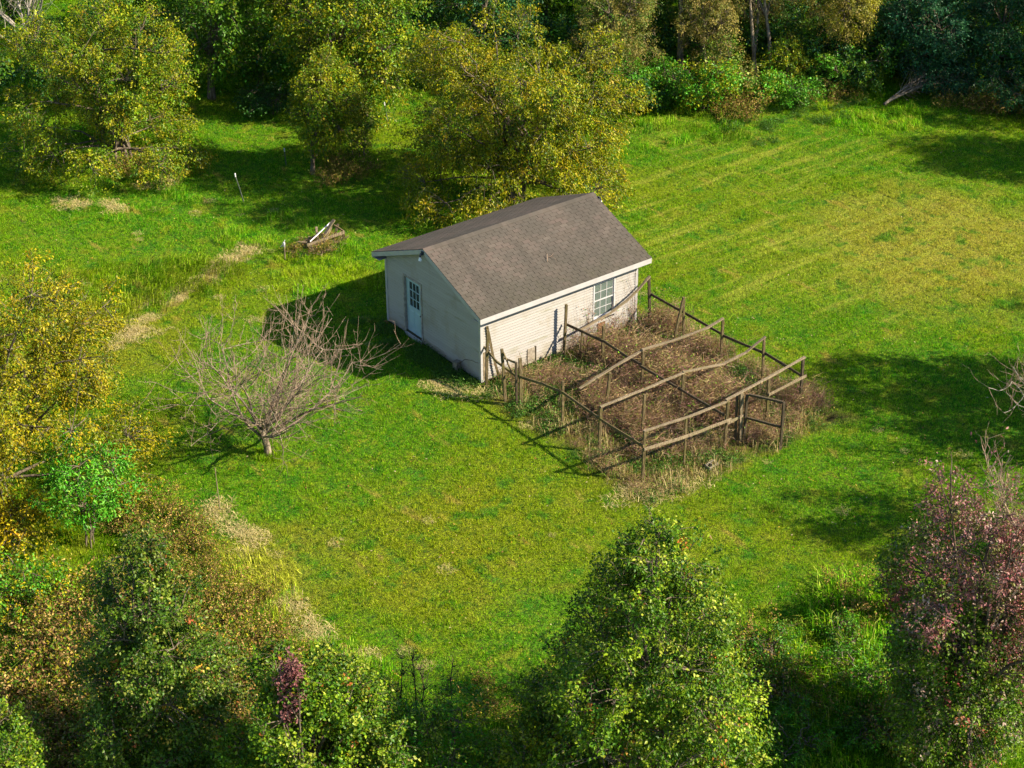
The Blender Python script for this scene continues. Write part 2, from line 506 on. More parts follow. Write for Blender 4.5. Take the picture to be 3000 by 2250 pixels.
def siding():
    z0 = .10; rows = 24
    x0, x1, wz0, wz1 = WIN
    for i in range(rows):
        z = z0+i*CH
        if z+CH > 2.46: break
        spans = [(.07, L_-.07)]
        if z+CH > wz0 and z < wz1:
            spans = [(.07, x0), (x1, L_-.07)]
        else:                              # staggered butt joints
            j = [1.9, 3.5, 4.2, 2.7, 5.1][i % 5]
            spans = [(.07, j-.0015), (j+.0015, L_-.07)]
        for a, b in spans:
            V, F = board_mesh_x("b", a, b, 0.0, -1)
            put_board(V, F, ('s', round(a, 3), round(b, 3)), z, core['s'])
        V, F = board_mesh_x("b", .07, L_-.07, W_, 1)
        put_board(V, F, ('n', 0), z, core['n'])
    for key, xf, sg in (('w', 0.0, -1), ('e', L_, 1)):
        i = 0
        while True:
            z = z0+i*CH; i += 1
            zt = z+CH
            # y-limits where the roof underside (minus .11) is above board
            lim = lambda zz: max(.07, (zz+.10-ZE)/SL-OY)
            a0, a1 = lim(z), lim(zt)
            if a1 > W_/2-.05: break
            spans = [(a0, W_-a0, a1, W_-a1)]
            if key == 'w' and zt > DOOR[2] and z < DOOR[3]:
                spans = [(a0, DOOR[0], a1, DOOR[0]), (DOOR[1], W_-a0, DOOR[1], W_-a1)]
            for (ya, yb, yc, yd) in spans:
                V = [(xf+sg*.024, ya, 0), (xf+sg*.006, yc, CH-.022), (xf-sg*.012, yc, CH-.022), (xf-sg*.012, ya, 0),
                     (xf+sg*.024, yb, 0), (xf+sg*.006, yd, CH-.022), (xf-sg*.012, yd, CH-.022), (xf-sg*.012, yb, 0)]
                F = [(0,4,5,1),(1,5,6,2),(2,6,7,3),(3,7,4,0),(0,1,2,3),(7,6,5,4)]
                put_board(V, F, (key, round(ya,3), round(yb,3), round(yc,3), round(yd,3)), z, core[key])
siding()
# corner posts, foundation, soffits
for cx, cy, sx, sy in ((0,0,-1,-1),(L_,0,1,-1),(0,W_,-1,1),(L_,W_,1,1)):
    mb = MB()
    xa, xb = sorted((cx+sx*.030, cx-sx*.075)); ya, yb = sorted((cy+sy*.030, cy+sy*.0))
    mb.box(xa, xb, ya, yb, .07, 2.47)
    xa, xb = sorted((cx+sx*.030, cx)); ya, yb = sorted((cy, cy-sy*.075))
    mb.box(xa, xb, ya, yb, .07, 2.47)
    mb.build("corner_trim", M_TRIM, shed)
mb = MB()
mb.box(.03, L_-.03, .03, .12, -.15, .098); mb.box(.03, L_-.03, W_-.12, W_-.03, -.15, .098)
mb.box(.03, .12, .12, W_-.12, -.15, .098); mb.box(L_-.12, L_-.03, .12, W_-.12, -.15, .098)
mb.box(.12, L_-.12, .12, W_-.12, -.15, .02)
mb.build("foundation", M_FOUND, shed)

def roof():
    th = .05
    deck = MB()
    y_m = W_/2
    for s in (0, 1):
        f = (lambda y: y) if s == 0 else (lambda y: W_-y)
        for xa, xb in ((-OX, L_+OX),):
            a, b = -OY, y_m
            za, zb = ZE-.012, ZR-.012
            deck.hexa([(xa,f(a),za-th),(xb,f(a),za-th),(xb,f(b),zb-th),(xa,f(b),zb-th),(xa,f(a),za),(xb,f(a),za),(xb,f(b),zb),(xa,f(b),zb)])
    rf = deck.build("roof", M_FELT, shed)
    rf['label'] = "weathered brown asphalt shingle roof"
    ang = math.atan(SL)
    slope_len = (y_m+OY)/math.cos(ang)
    EXP, TW = .1405, .305
    rows = int(slope_len/EXP)
    # one shingle tab, local: x along eave, y up the slope, z out
    V = [(0.008,-.012,.006),(TW-.008,-.012,.006),(TW-.008,EXP,.002),(0.008,EXP,.002),
         (0.008,-.012,.016),(TW-.008,-.012,.016),(TW-.008,EXP,.0055),(0.008,EXP,.0055)]
    FB = [(3,2,1,0),(4,5,6,7),(0,1,5,4),(1,2,6,5),(2,3,7,6),(3,0,4,7)]
    tab = MB().add(V, FB).mesh("shingle", M_SHING)
    rng = random.Random(4)
    count = 0
    x_start, x_end = -OX-.012, L_+OX+.012
    for s in (0, 1):
        field = MB()
        if s == 0:
            base = Matrix.Translation((0, -OY, ZE-.012)) @ Matrix.Rotation(ang, 4, 'X')
        else:
            base = Matrix.Translation((0, W_+OY, ZE-.012)) @ Matrix.Rotation(math.pi, 4, 'Z') @ Matrix.Rotation(ang, 4, 'X')
        for r in range(rows+1):
            y = r*EXP
            top = min(EXP, slope_len - y)
            if top < .03: continue
            off = (r % 2)*TW/2 + rng.uniform(-.012, .012)
            x = x_start - off
            while x < x_end - .01:
                xa, xb = max(x, x_start), min(x+TW, x_end)
                full = (xb-xa) > TW-.001 and top > EXP-.001
                w = xb-xa
                if w > .02:
                    ox = xa if s == 0 else -xb
                    lift = rng.uniform(0, .0025)
                    if full and s == 0 and count < 300:
                        o = bpy.data.objects.new("shingle", tab)
                        o.matrix_local = base @ Matrix.Translation((ox, y, lift)) @ Matrix.Rotation(rng.uniform(-.006, .006), 4, 'Z')
                        COL.objects.link(o); o.parent = rf
                        count += 1
                    else:
                        VV = [base @ Vector((ox+(px if px < .1 else w-.006), y+(py if py < 0 else top), pz+lift)) for px, py, pz in V]
                        field.add(VV, FB)
                x += TW
        o = field.build("shingle_field", M_SHINGF, rf)
        o['kind'] = 'stuff'
    # ridge caps: bent over the ridge
    cw = .145
    def cap_mesh():
        mb = MB(); V = []
        for x, h in ((0, .004), (.30, .013)):
            for dy in (-cw, 0, cw):
                V.append((x, dy, -abs(dy)*SL + h + (.004 if dy == 0 else 0)))
        for x, h in ((0, -.004), (.30, -.002)):
            for dy in (-cw, 0, cw):
                V.append((x, dy, -abs(dy)*SL + h))
        return mb.add(V, [(0,3,4,1),(1,4,5,2),(6,7,10,9),(7,8,11,10),(0,6,9,3),(2,5,11,8),(0,1,7,6),(1,2,8,7),(3,9,10,4),(4,10,11,5)]).mesh("ridge_cap", M_SHING)
    cm = cap_mesh()
    n = int((x_end-x_start)/.145)
    for i in range(n):
        o = bpy.data.objects.new("ridge_cap", cm)
        o.location = (x_start+i*(x_end-x_start-.30)/(n-1), W_/2+rng.uniform(-.004, .004), ZR+.006)
        link(o, rf)
roof()
# eave fascias (gutter-less boards), soffits, rakes
for s in (0, 1):
    f = (lambda y: y) if s == 0 else (lambda y: W_-y)
    ya, yb = sorted((f(-OY-.005), f(-OY+.02)))
    MB().box(-OX, L_+OX, ya, yb, ZE-.205, ZE-.022).build("fascia", M_TRIM, shed)
    ya, yb = sorted((f(-OY+.02), f(.02)))
    MB().box(-OX+.02, L_+OX-.02, ya, yb, ZE-.19, ZE-.178).build("soffit", M_TRIM, shed)
    for xa, xb in ((-OX-.006, -OX+.018), (L_+OX-.018, L_+OX+.006)):
        a, b = f(-OY-.004), W_/2
        za, zb = ZE-.022, ZR-.022
        MB().hexa([(xa,a,za-.165),(xb,a,za-.165),(xb,b,zb-.165),(xa,b,zb-.165),(xa,a,za),(xb,a,za),(xb,b,zb),(xa,b,zb)]).build("rake_board", M_TRIM, shed)
    for xa, xb in ((-OX+.018, -.0), (L_+.0, L_+OX-.018)):
        a, b = f(-.02), W_/2
        MB().hexa([(xa,a,RZ(-.02)-.115),(xb,a,RZ(-.02)-.115),(xb,b,ZR-.115),(xa,b,ZR-.115),(xa,a,RZ(-.02)-.10),(xb,a,RZ(-.02)-.10),(xb,b,ZR-.10),(xa,b,ZR-.10)]).build("rake_soffit", M_TRIM, shed)

def window():
    x0, x1, z0, z1 = WIN
    w = bpy.data.objects.new("window", None); link(w, shed)
    w['label'] = "white two-sash window with twelve dusty panes"
    mb = MB(); fw_ = .05
    ya, yb = -.034, .06
    mb.box(x0, x0+fw_, ya, yb, z0, z1); mb.box(x1-fw_, x1, ya, yb, z0, z1)
    mb.box(x0+fw_, x1-fw_, ya, yb, z1-fw_, z1); mb.box(x0+fw_, x1-fw_, ya-.02, yb, z0, z0+fw_)
    mb.build("frame", M_MUNTIN, w, .004)
    zm = (z0+z1)/2+.0
    for lo, hi, yy in ((zm-.02, z1-fw_, -.002), (z0+fw_, zm+.02, .024)):
        mb = MB(); s = .034
        xa, xb = x0+fw_, x1-fw_
        mb.box(xa, xa+s, yy, yy+.026, lo, hi); mb.box(xb-s, xb, yy, yy+.026, lo, hi)
        mb.box(xa+s, xb-s, yy, yy+.026, lo, lo+s+.012); mb.box(xa+s, xb-s, yy, yy+.026, hi-s, hi)
        gx = [xa+s+(xb-xa-2*s)*t/3 for t in range(4)]
        gz = [lo+s+.012+(hi-lo-2*s-.012)*t/2 for t in range(3)]
        for x in gx[1:-1]: mb.box(x-.009, x+.009, yy+.003, yy+.02, gz[0], gz[-1])
        for a, b in zip(gx[:-1], gx[1:]):
            aa = a+(.009 if a != gx[0] else 0); bb = b-(.009 if b != gx[-1] else 0)
            mb.box(aa, bb, yy+.003, yy+.02, gz[1]-.009, gz[1]+.009)
        mb.build("sash", M_MUNTIN, w)
        for a, b in zip(gx[:-1], gx[1:]):
            for c, d in zip(gz[:-1], gz[1:]):
                MB().box(a, b, yy+.010, yy+.014, c, d).build("pane", M_GLASS, w)
window()

def door():
    y0, y1, z0, z1 = DOOR
    d = bpy.data.objects.new("door", None); link(d, shed)
    d['label'] = "pale blue-white door with nine small panes above two panels"
    t = .075
    mb = MB()
    mb.box(-.04, .10, y0, y0+t, z0, z1); mb.box(-.04, .10, y1-t, y1, z0, z1); mb.box(-.04, .10, y0+t, y1-t, z1-t, z1)
    mb.build("door_frame", M_TRIMDIRTY, d, .004)
    ya, yb = y0+t+.004, y1-t-.004
    MB().box(-.06, .10, y0+t, y1-t, .02, .15).build("threshold", M_TRIM, d, .004)
    MB().box(-.02, .08, y0+t, y1-t, .152, .178).build("sill", M_WOODDARK, d)
    xs0, xs1 = .055, .095
    lo, hi = .185, z1-t-.004
    w = yb-ya
    ga, gb = ya+w*.19, yb-w*.19
    gz0, gz1 = lo+1.0, hi-.13
    mb = MB()
    mb.box(xs0, xs1, ya, ga, lo, hi); mb.box(xs0, xs1, gb, yb, lo, hi)
    mb.box(xs0, xs1, ga, gb, lo, gz0); mb.box(xs0, xs1, ga, gb, gz1, hi)
    mb.build("door_leaf", M_DOOR, d)
    for i in (0, 1):     # pressed panels
        a = ya+w*(.17+.36*i); b = a+w*.30
        mb = MB()
        e = .035
        za, zb = lo+.16, gz0-.14
        mb.add([(xs0-.001,a,za),(xs0-.001,b,za),(xs0-.001,b,zb),(xs0-.001,a,zb),(xs0-.012,a+e,za+e),(xs0-.012,b-e,za+e),(xs0-.012,b-e,zb-e),(xs0-.012,a+e,zb-e)],
               [(4,5,6,7),(0,1,5,4),(1,2,6,5),(2,3,7,6),(3,0,4,7)])
        mb.build("door_panel", M_DOOR, d)
    gy = [ga+(gb-ga)*k/3 for k in range(4)]; gz = [gz0+(gz1-gz0)*k/3 for k in range(4)]
    mb = MB()
    for y in gy: mb.box(xs0-.006, xs1, y-.012, y+.012, gz0-.012, gz1+.012)
    for a, b in zip(gy[:-1], gy[1:]):
        for z in gz: mb.box(xs0-.006, xs1-.001, a+.012, b-.012, z-.012, z+.012)
    mb.build("glazing_grid", M_DOOR, d)
    for a, b in zip(gy[:-1], gy[1:]):
        for c, e in zip(gz[:-1], gz[1:]):
            MB().box(xs0+.012, xs0+.017, a+.012, b-.012, c+.012, e-.012).build("pane", M_DGLASS, d)
    # knob: rose + ball
    bm = bmesh.new()
    bmesh.ops.create_cone(bm, segments=12, radius1=.03, radius2=.022, depth=.02, cap_ends=True, matrix=Matrix.Translation((.045, ya+.07, 1.05)) @ Matrix.Rotation(-math.pi/2, 4, 'Y'))
    bmesh.ops.create_uvsphere(bm, u_segments=12, v_segments=8, radius=.03, matrix=Matrix.Translation((.005, ya+.07, 1.05)))
    me = bpy.data.meshes.new("handle"); bm.to_mesh(me); bm.free(); me.materials.append(M_DARKM)
    link(bpy.data.objects.new("handle", me), d)
door()

def lamp(name, x, y, z, sgn):
    e = bpy.data.objects.new(name, None); link(e, shed); e.location = (x, y, z)
    bm = bmesh.new()
    bmesh.ops.create_cube(bm, size=1, matrix=Matrix.Translation((0, 0, 0)) @ Matrix.Diagonal((.04, .11, .11, 1)))
    bmesh.ops.create_cone(bm, segments=12, radius1=.035, radius2=.045, depth=.12, cap_ends=True, matrix=Matrix.Translation((sgn*.07, 0, -.06)) @ Matrix.Rotation(math.radians(25)*-sgn, 4, 'Y'))
    me = bpy.data.meshes.new("lamp_socket"); bm.to_mesh(me); bm.free(); me.materials.append(M_DARKM)
    link(bpy.data.objects.new("lamp_socket", me), e)
    bm = bmesh.new()
    prof = [(0, .0), (.03, -.01), (.04, -.05), (.062, -.11), (.058, -.135), (0, -.145)]
    vs = [bm.verts.new((r, 0, zz)) for r, zz in prof]
    es = [bm.edges.new((a, b)) for a, b in zip(vs[:-1], vs[1:])]
    bmesh.ops.spin(bm, geom=vs+es, cent=(0, 0, 0), axis=(0, 0, 1), angle=2*math.pi, steps=14, use_duplicate=False)
    bmesh.ops.remove_doubles(bm, verts=bm.verts, dist=1e-4)
    bmesh.ops.transform(bm, verts=bm.verts, matrix=Matrix.Translation((sgn*.095, 0, -.105)))
    me = bpy.data.meshes.new("bulb"); bm.to_mesh(me); bm.free(); me.materials.append(M_BULB)
    link(bpy.data.objects.new("bulb", me), e)
lamp("gable_lamp", -OX-.03, W_/2, ZR-.14, -1)
lamp("gable_lamp", L_+OX+.03, W_/2-.25, ZR-.12, 1)

# small hatches low in the long wall
h = MB(); h.box(1.87, 2.19, -.042, -.026, .10, .66); h.build("vent_hatch", M_HATCH, shed, .004)
MB().box(2.19, 2.225, -.06, -.026, .10, .68).build("hatch_stop", M_WOODDARK, shed)
h = MB().box(4.88, 5.2, -.038, -.026, .12, .62)
for i in range(4): h.box(4.91, 5.17, -.048, -.039, .17+i*.11, .23+i*.11)
h.build("vent_hatch", M_RUST, shed)
# missing flap of siding near the front corner
MB().box(.05, .19, -.031, -.0265, .13, 1.15).build("bare_strip", M_WOODPALE, shed)

# ------------------------------------------------------------------ enclosure of posts and rails
def enclosure():
    rng = random.Random(11)
    en = thing("garden_enclosure", "roofless frame of weathered wooden posts and sagging rails beside the shed", "enclosure", (0, 0, 0))
    def post(b, t, w=.085, m=M_WOOD):
        beam([(b[0], b[1], -.08), ((b[0]+t[0])/2+rng.uniform(-.012, .012), (b[1]+t[1])/2, t[2]*.5), t], w, w, rng, .004).build("post", m, en, .006)
    post((.02, -.24), (.08, -.27, 2.10)); post((-.04, -1.34), (-.12, -1.28, 1.90)); post((.03, -1.85), (.02, -1.84, 1.62), .07, M_WOODDARK)
    post((.17, -1.88), (.15, -1.87, 1.73), .10); post((.42, -3.68), (.44, -3.66, 1.62), .07); post((.36, -5.55), (.38, -5.56, 1.62))
    post((.35, -7.57), (.36, -7.58, 1.75))
    post((3.24, -.24), (3.30, -.28, 1.96)); post((3.57, -.72), (3.60, -.75, 1.04), .06); post((3.80, -1.60), (3.80, -1.60, 1.56))
    post((3.60, -3.77), (3.64, -3.75, 1.62), .08); post((3.66, -5.60), (3.68, -5.60, 1.62), .08); post((3.53, -7.73), (3.55, -7.75, 1.68), .08)
    post((7.09, -.20), (7.02, -.14, 1.77), .09, M_WOODDARK); post((6.30, -2.20), (6.56, -2.40, 2.06), .08); post((7.05, -1.98), (6.99, -1.95, 1.66), .07)
    post((7.14, -3.72), (7.12, -3.72, 1.60), .08); post((7.30, -5.52), (7.25, -5.50, 1.64), .08); post((7.16, -7.36), (7.14, -7.34, 1.74), .085, M_WOODDARK)
    post((1.86, -4.00), (1.99, -4.08, 1.56), .08); post((1.89, -5.78), (1.91, -5.80, 1.60), .08); post((1.93, -7.66), (1.92, -7.67, 1.64), .06)
    post((4.19, -7.74), (4.14, -7.70, 1.72), .11, M_WOODPALE); post((4.06, -7.64), (4.05, -7.62, 1.66), .07, M_WOODDARK); post((5.53, -7.52), (5.50, -7.50, 1.72), .08)
    def rail(pts, m=M_WOOD, w=.04, h=.09, up=(0, 0, 1)):
        beam(pts, w, h, rng, .007, up, 4).build("rail", m, en, .004)
    A = .28
    rail([(.12, -.01, 1.34), (.05, -.80, 1.15), (.10, -1.69, 1.05), (A, -2.8, 1.20)]); rail([(A, -2.8, 1.21), (.38, -3.75, 1.26), (.33, -5.65, 1.22), (.31, -7.62, 1.25)])
    rail([(3.40, -.10, 1.14), (3.74, -1.75, 1.05), (3.66, -2.9, 1.06), (3.60, -3.75, 1.12)], M_WOODDARK); rail([(3.56, -3.7, 1.10), (3.6, -5.65, 1.07), (3.5, -7.66, 1.17)], M_WOODDARK)
    rail([(7.10, -.12, 1.10), (7.10, -1.9, 1.09), (7.16, -3.75, 1.02)], M_WOODDARK); rail([(7.14, -3.70, 1.00), (7.30, -5.60, 1.07), (7.16, -7.28, 1.10)], M_WOODDARK)
    # cross rails, laid flat
    f = dict(m=M_WOODPALE, w=.09, h=.045)  # sunlit rail tops are put into the paler wood colour
    rail([(7.04, -.17, 1.80), (6.35, -.24, 1.42), (5.9, -.30, 1.27), (5.1, -.40, 1.10), (3.66, -.58, 1.02)], **f)
    rail([(7.14, -3.72, 1.64), (6.45, -3.70, 1.50), (5.16, -3.66, 1.49), (3.62, -3.70, 1.65)], **f); rail([(3.74, -3.66, 1.61), (2.4, -3.70, 1.42), (1.05, -3.72, 1.16)], **f)
    rail([(7.30, -5.50, 1.67), (6.50, -5.46, 1.34), (5.50, -5.46, 1.26), (3.66, -5.58, 1.67)], **f); rail([(3.74, -5.58, 1.64), (2.1, -5.60, 1.63), (.34, -5.58, 1.64)], **f)
    rail([(7.20, -7.36, 1.77), (5.4, -7.52, 1.72), (3.50, -7.70, 1.71)], **f); rail([(3.62, -7.72, 1.66), (2.0, -7.70, 1.69), (.30, -7.60, 1.77)], **f)
    f = dict(m=M_WOODPALE, w=.04, h=.09)
    rail([(7.24, -7.44, 1.12), (5.46, -7.58, 1.13)], **f); rail([(4.24, -7.78, .95), (3.5, -7.80, .93)], **f); rail([(3.68, -7.80, 1.02), (2.0, -7.74, 1.05), (.30, -7.65, 1.17)], **f)
    rail([(-.06, -1.25, 1.55), (.05, -1.84, 1.58)], M_WOOD, .05, .05)
    # loose board leaning against the wall beside the first post and a broken strut
    b = beam([(.62, -.16, .02), (.42, -.10, .9), (.22, -.06, 2.08)], .08, .035, rng).build("leaning_board", M_WOOD)
    tag(b, "loose board leaning on the sunlit wall beside the first tall post", "board")
    b = beam([(-.10, -1.34, 1.80), (.0, -1.62, 1.18)], .05, .03, rng).build("broken_strut", M_WOOD)
    tag(b, "short broken strut hanging askew from the second post off the shed corner", "strut")
    # gate swung open
    g = thing("garden_gate", "open wooden gate frame with one cross bar swung out from enclosure", "gate", (4.26, -7.82, 0))
    rng2 = random.Random(5)
    dx, dy = .56, -1.02
    beam([(0, 0, .12), (.0, 0, 1.68)], .075, .075, rng2).build("stile", M_WOODDARK, g, .005)
    beam([(dx, dy, .02), (dx-.01, dy, 1.70)], .075, .075, rng2).build("stile", M_WOODDARK, g, .005)
    beam([(.02, -.05, 1.70), (dx-.02, dy+.05, 1.68)], .07, .07, rng2).build("rail", M_WOODDARK, g, .005)
    beam([(.02, -.05, .88), (dx-.02, dy+.05, .80)], .06, .07, rng2).build("rail", M_WOODDARK, g, .005)
enclosure()

# ------------------------------------------------------------------ small ground things
def cinder_block(name, label, loc, rz, tilt=0.0):
    bm = bmesh.new()
    mb = MB(); l, w, h, t = .40, .20, .20, .032
    mb.box(0, l, 0, t, 0, h); mb.box(0, l, w-t, w, 0, h)
    for x in (0, l/2-t/2, l-t): mb.box(x, x+t, t+.0005, w-t-.0005, 0, h)
    o = mb.build(name, M_CONC, None, .004)
    o.location = loc; o.rotation_euler = (tilt, 0, rz)
    return tag(o, label, "block", "concrete blocks lying about")
cinder_block("concrete_block", "grey hollow concrete block stood on end against the shaded gable wall", (-.05, 1.05, .41), math.radians(90), 0).rotation_euler = (0, math.pi/2, math.radians(100))
cinder_block("concrete_block", "pale hollow concrete block half buried in weeds below the front rails", (2.25, -8.40, -.05), math.radians(8), .22)
o = beam([(-.12, 5.28, .05), (-.10, 5.46, .05)], .09, .06, random.Random(2)).build("loose_brick", M_BRICK, None, .004)
tag(o, "single red brick lying at the far foot of the gable wall", "brick")
rs = random.Random(8)
pts = [(-.20, .95, .40), (-.10, .75, .62), (-.06, .45, .70), (-.08, .12, .76)]
V, F = tubes_np([(np.array(pts), np.array([.012, .010, .008, .005]))], 5)
tag(obj_np("dead_stick", V, F, M_DARKTWIG), "thin dark stick propped on the concrete block at the gable wall", "stick")

def stake(name, label, loc, lean, h=1.25, cap=True, r=.022, m=None):
    e = thing(name, label, "stake", loc, "thin stakes standing in the grass")
    V, F = tubes_np([(np.array([(0,0,-.1),(lean[0]*.5,lean[1]*.5,h*.5),(lean[0],lean[1],h)]), np.array([r, r, r]))], 6)
    obj_np("shaft", V, F, m or M_TPOST, e)
    if cap:
        V, F = tubes_np([(np.array([(lean[0],lean[1],h-.02),(lean[0]*1.02,lean[1]*1.02,h+.06),(lean[0]*1.03,lean[1]*1.03,h+.13),(lean[0]*1.03,lean[1]*1.03,h+.135)]), np.array([r*1.25, r*1.25, r*1.1, .001]))], 6)
        obj_np("tip", V, F, M_WHITECAP, e)
stake("metal_stake", "thin dark stake standing right of the big left-hand yellow-green tree", (-.16, 21.2, 0), (-.20, .14), 1.15)
stake("metal_stake", "white-tipped stake in the shade left of the slim middle tree", (1.17, 17.35, 0), (-.20, .14), 1.05)
stake("metal_stake", "white-tipped stake peeking out left of the golden tree behind the shed", (10.0, 20.2, 0), (-.12, .08), 1.0)
stake("metal_stake", "faint stake in deep shade at the slim tree's left side", (4.36, 19.4, 0), (-.02, .02), .6)
stake("wooden_stake", "short leaning wooden stake right under the big left-hand tree", (-.75, 22.3, 0), (-.12, .09), .75, False, .02, M_WOOD)
stake("dead_stalk", "tall pale dead stalk standing alone below the bare tree", (-10.39, -1.27, 0), (.0, .05), 1.5, False, .014, M_WOODPALE)

def pile():
    rng = random.Random(21)
    e = thing("broken_timber_frame", "collapsed pale timber frame lying on a brush heap left of shed", "timber frame", (0, 0, 0))
    beam([(.61, 11.69, .36), (1.42, 11.66, .41), (2.24, 11.64, .45)], .05, .11, rng).build("board", M_WOODPALE, e, .004)
    beam([(.67, 11.62, .34), (.73, 11.49, -.03)], .08, .04, rng).build("leg", M_WOOD, e, .004)
    beam([(.74, 11.60, .34), (.84, 11.50, -.03)], .07, .04, rng).build("leg", M_WOODPALE, e, .004)
    beam([(2.18, 11.65, .42), (2.29, 11.73, -.03)], .11, .04, rng).build("leg", M_WOOD, e, .004)
    beam([(2.26, 11.69, .44), (2.18, 11.90, .53), (2.09, 12.13, .60)], .05, .06, rng).build("board", M_WOOD, e, .004)
    pl = [([(.95, 11.74, .05), (1.45, 11.80, .50), (1.95, 11.86, .97)], .15, .05, M_WOODPALE, "broad pale plank tilted up highest across the timber heap"),
          ([(.98, 11.60, .04), (1.42, 11.74, .36), (1.86, 11.95, .66)], .10, .05, M_WOODPALE, "narrow plank propped under the highest plank of the heap"),
          ([(.52, 12.19, .33), (.63, 12.03, .34), (.76, 11.86, .35)], .10, .08, M_WOODPALE, "short bright-ended plank poking out of the heap's left end"),
          ([(.25, 11.80, .08), (.7, 12.0, .12), (1.4, 12.3, .20)], .09, .05, M_WOODDARK, "dark rotten plank at the bottom of the timber heap"),
          ([(1.3, 11.78, .10), (1.8, 11.95, .20), (2.3, 12.1, .14)], .08, .05, M_WOOD, "grey plank low at the right end of the timber heap")]
    pl += [([(.4, 12.3, .12), (1.1, 12.25, .30), (1.9, 12.15, .36)], .12, .05, M_WOOD, "long weathered plank lying across the back of the timber heap"),
           ([(1.05, 11.55, .10), (1.25, 11.95, .38), (1.45, 12.35, .62)], .09, .09, M_WOODPALE, "square pale post end standing up in the middle of the timber heap"),
           ([(1.6, 11.62, .05), (2.0, 11.95, .30), (2.35, 12.25, .52)], .08, .08, M_WOODDARK, "dark post leaning at the right back of the timber heap"),
           ([(.75, 11.55, .12), (1.3, 11.62, .22), (1.95, 11.58, .16)], .09, .04, M_WOOD, "weathered slat low along the front of the timber heap")]
    for p, w, h, m, lb in pl:
        tag(beam(p, w, h, rng, .006).build("loose_plank", m, None, .004), lb, "plank", "planks of the timber heap")
    V, F = tubes_np([(np.array([(.77, 11.72, .46), (1.34, 11.92, .60), (1.92, 12.12, .75)]), np.array([.022]*3))], 8)
    tag(obj_np("plastic_pipe", V, F, M_PIPE, smooth=True), "straight white plastic pipe leaning across the timber heap", "pipe")
    rb = np.random.default_rng(22)
    ln = []
    for _ in range(260):
        a, q = rb.uniform(0, 6.283), math.sqrt(rb.random())
        c0 = np.array([1.25+1.15*q*math.cos(a), 11.95+.62*q*math.sin(a), rb.uniform(.0, .42)*(1-q*.75)])
        d = np.array([*rb.normal(size=2), rb.normal()*.35+.1]); d *= rb.uniform(.2, .55)/np.linalg.norm(d)
        ln.append((np.array([c0-d*.6, c0+rb.normal(size=3)*.03, c0+d*.6]), np.array([.016, .013, .007])*rb.uniform(.5, 1.4)))
    V, F = tubes_np(ln, 4)
    tag(obj_np("brush_heap", V, F, M_TWIG), "heap of broken twigs and dead stems under the timber frame", "brush heap", None, 'stuff')
    h_ = thing("yard_hydrant", "small standpipe with metal tap head left of the timber heap", "hydrant", (-.30, 11.78, 0))
    V, F = tubes_np([(np.array([(0,0,-.1),(0,0,.55)]), np.array([.025, .025])), ], 8)
    obj_np("standpipe", V, F, M_WOODPALE, h_)
    V, F = tubes_np([(np.array([(0,0,.54),(0,0,.72),(0,0,.74)]), np.array([.045,.05,.001])), (np.array([(0,0,.62),(-.06,.045,.60),(-.09,.07,.54)]), np.array([.026,.025,.022])), (np.array([(-.03,-.02,.72),(.07,.04,.78)]), np.array([.013,.012]))], 8)
    obj_np("tap_head", V, F, M_METAL, h_)
pile()

# ------------------------------------------------------------------ vegetation
def fnoise(seed, freq):
    r = np.random.default_rng(seed)
    K = r.normal(size=(9, 3)); K /= np.linalg.norm(K, axis=1)[:, None]
    K *= freq*r.uniform(.6, 1.6, (9, 1)); ph = r.uniform(0, 6.28, 9)
    return lambda P: np.sin(P @ K.T + ph).mean(1)*1.9

def unit(v): return v/(np.linalg.norm(v, axis=-1, keepdims=True)+1e-9)

def leaves_np(c, axis, nrm, size, wr, fold=.12):
    """folded rhombus leaves -> V(4n),F(2n)"""
    a = unit(axis); b = unit(np.cross(nrm, a)); n = np.cross(a, b)
    s = size[:, None]
    v0 = c; v2 = c + a*s - n*s*.10
    mid = c + a*s*.45
    v1 = mid + b*s*wr*.5 + n*s*fold; v3 = mid - b*s*wr*.5 + n*s*fold
    V = np.stack([v0, v1, v2, v3], 1).reshape(-1, 3)
    i = np.arange(len(c))[:, None]*4
    F = np.concatenate([i+np.array([[0, 2, 1]]), i+np.array([[0, 3, 2]])], 1).reshape(-1, 3)
    return V, F

def pal(rng, n, palette):
    cols = np.array([p[0] for p in palette]); w = np.array([p[1] for p in palette], float); w /= w.sum()
    return cols[rng.choice(len(cols), n, p=w)]

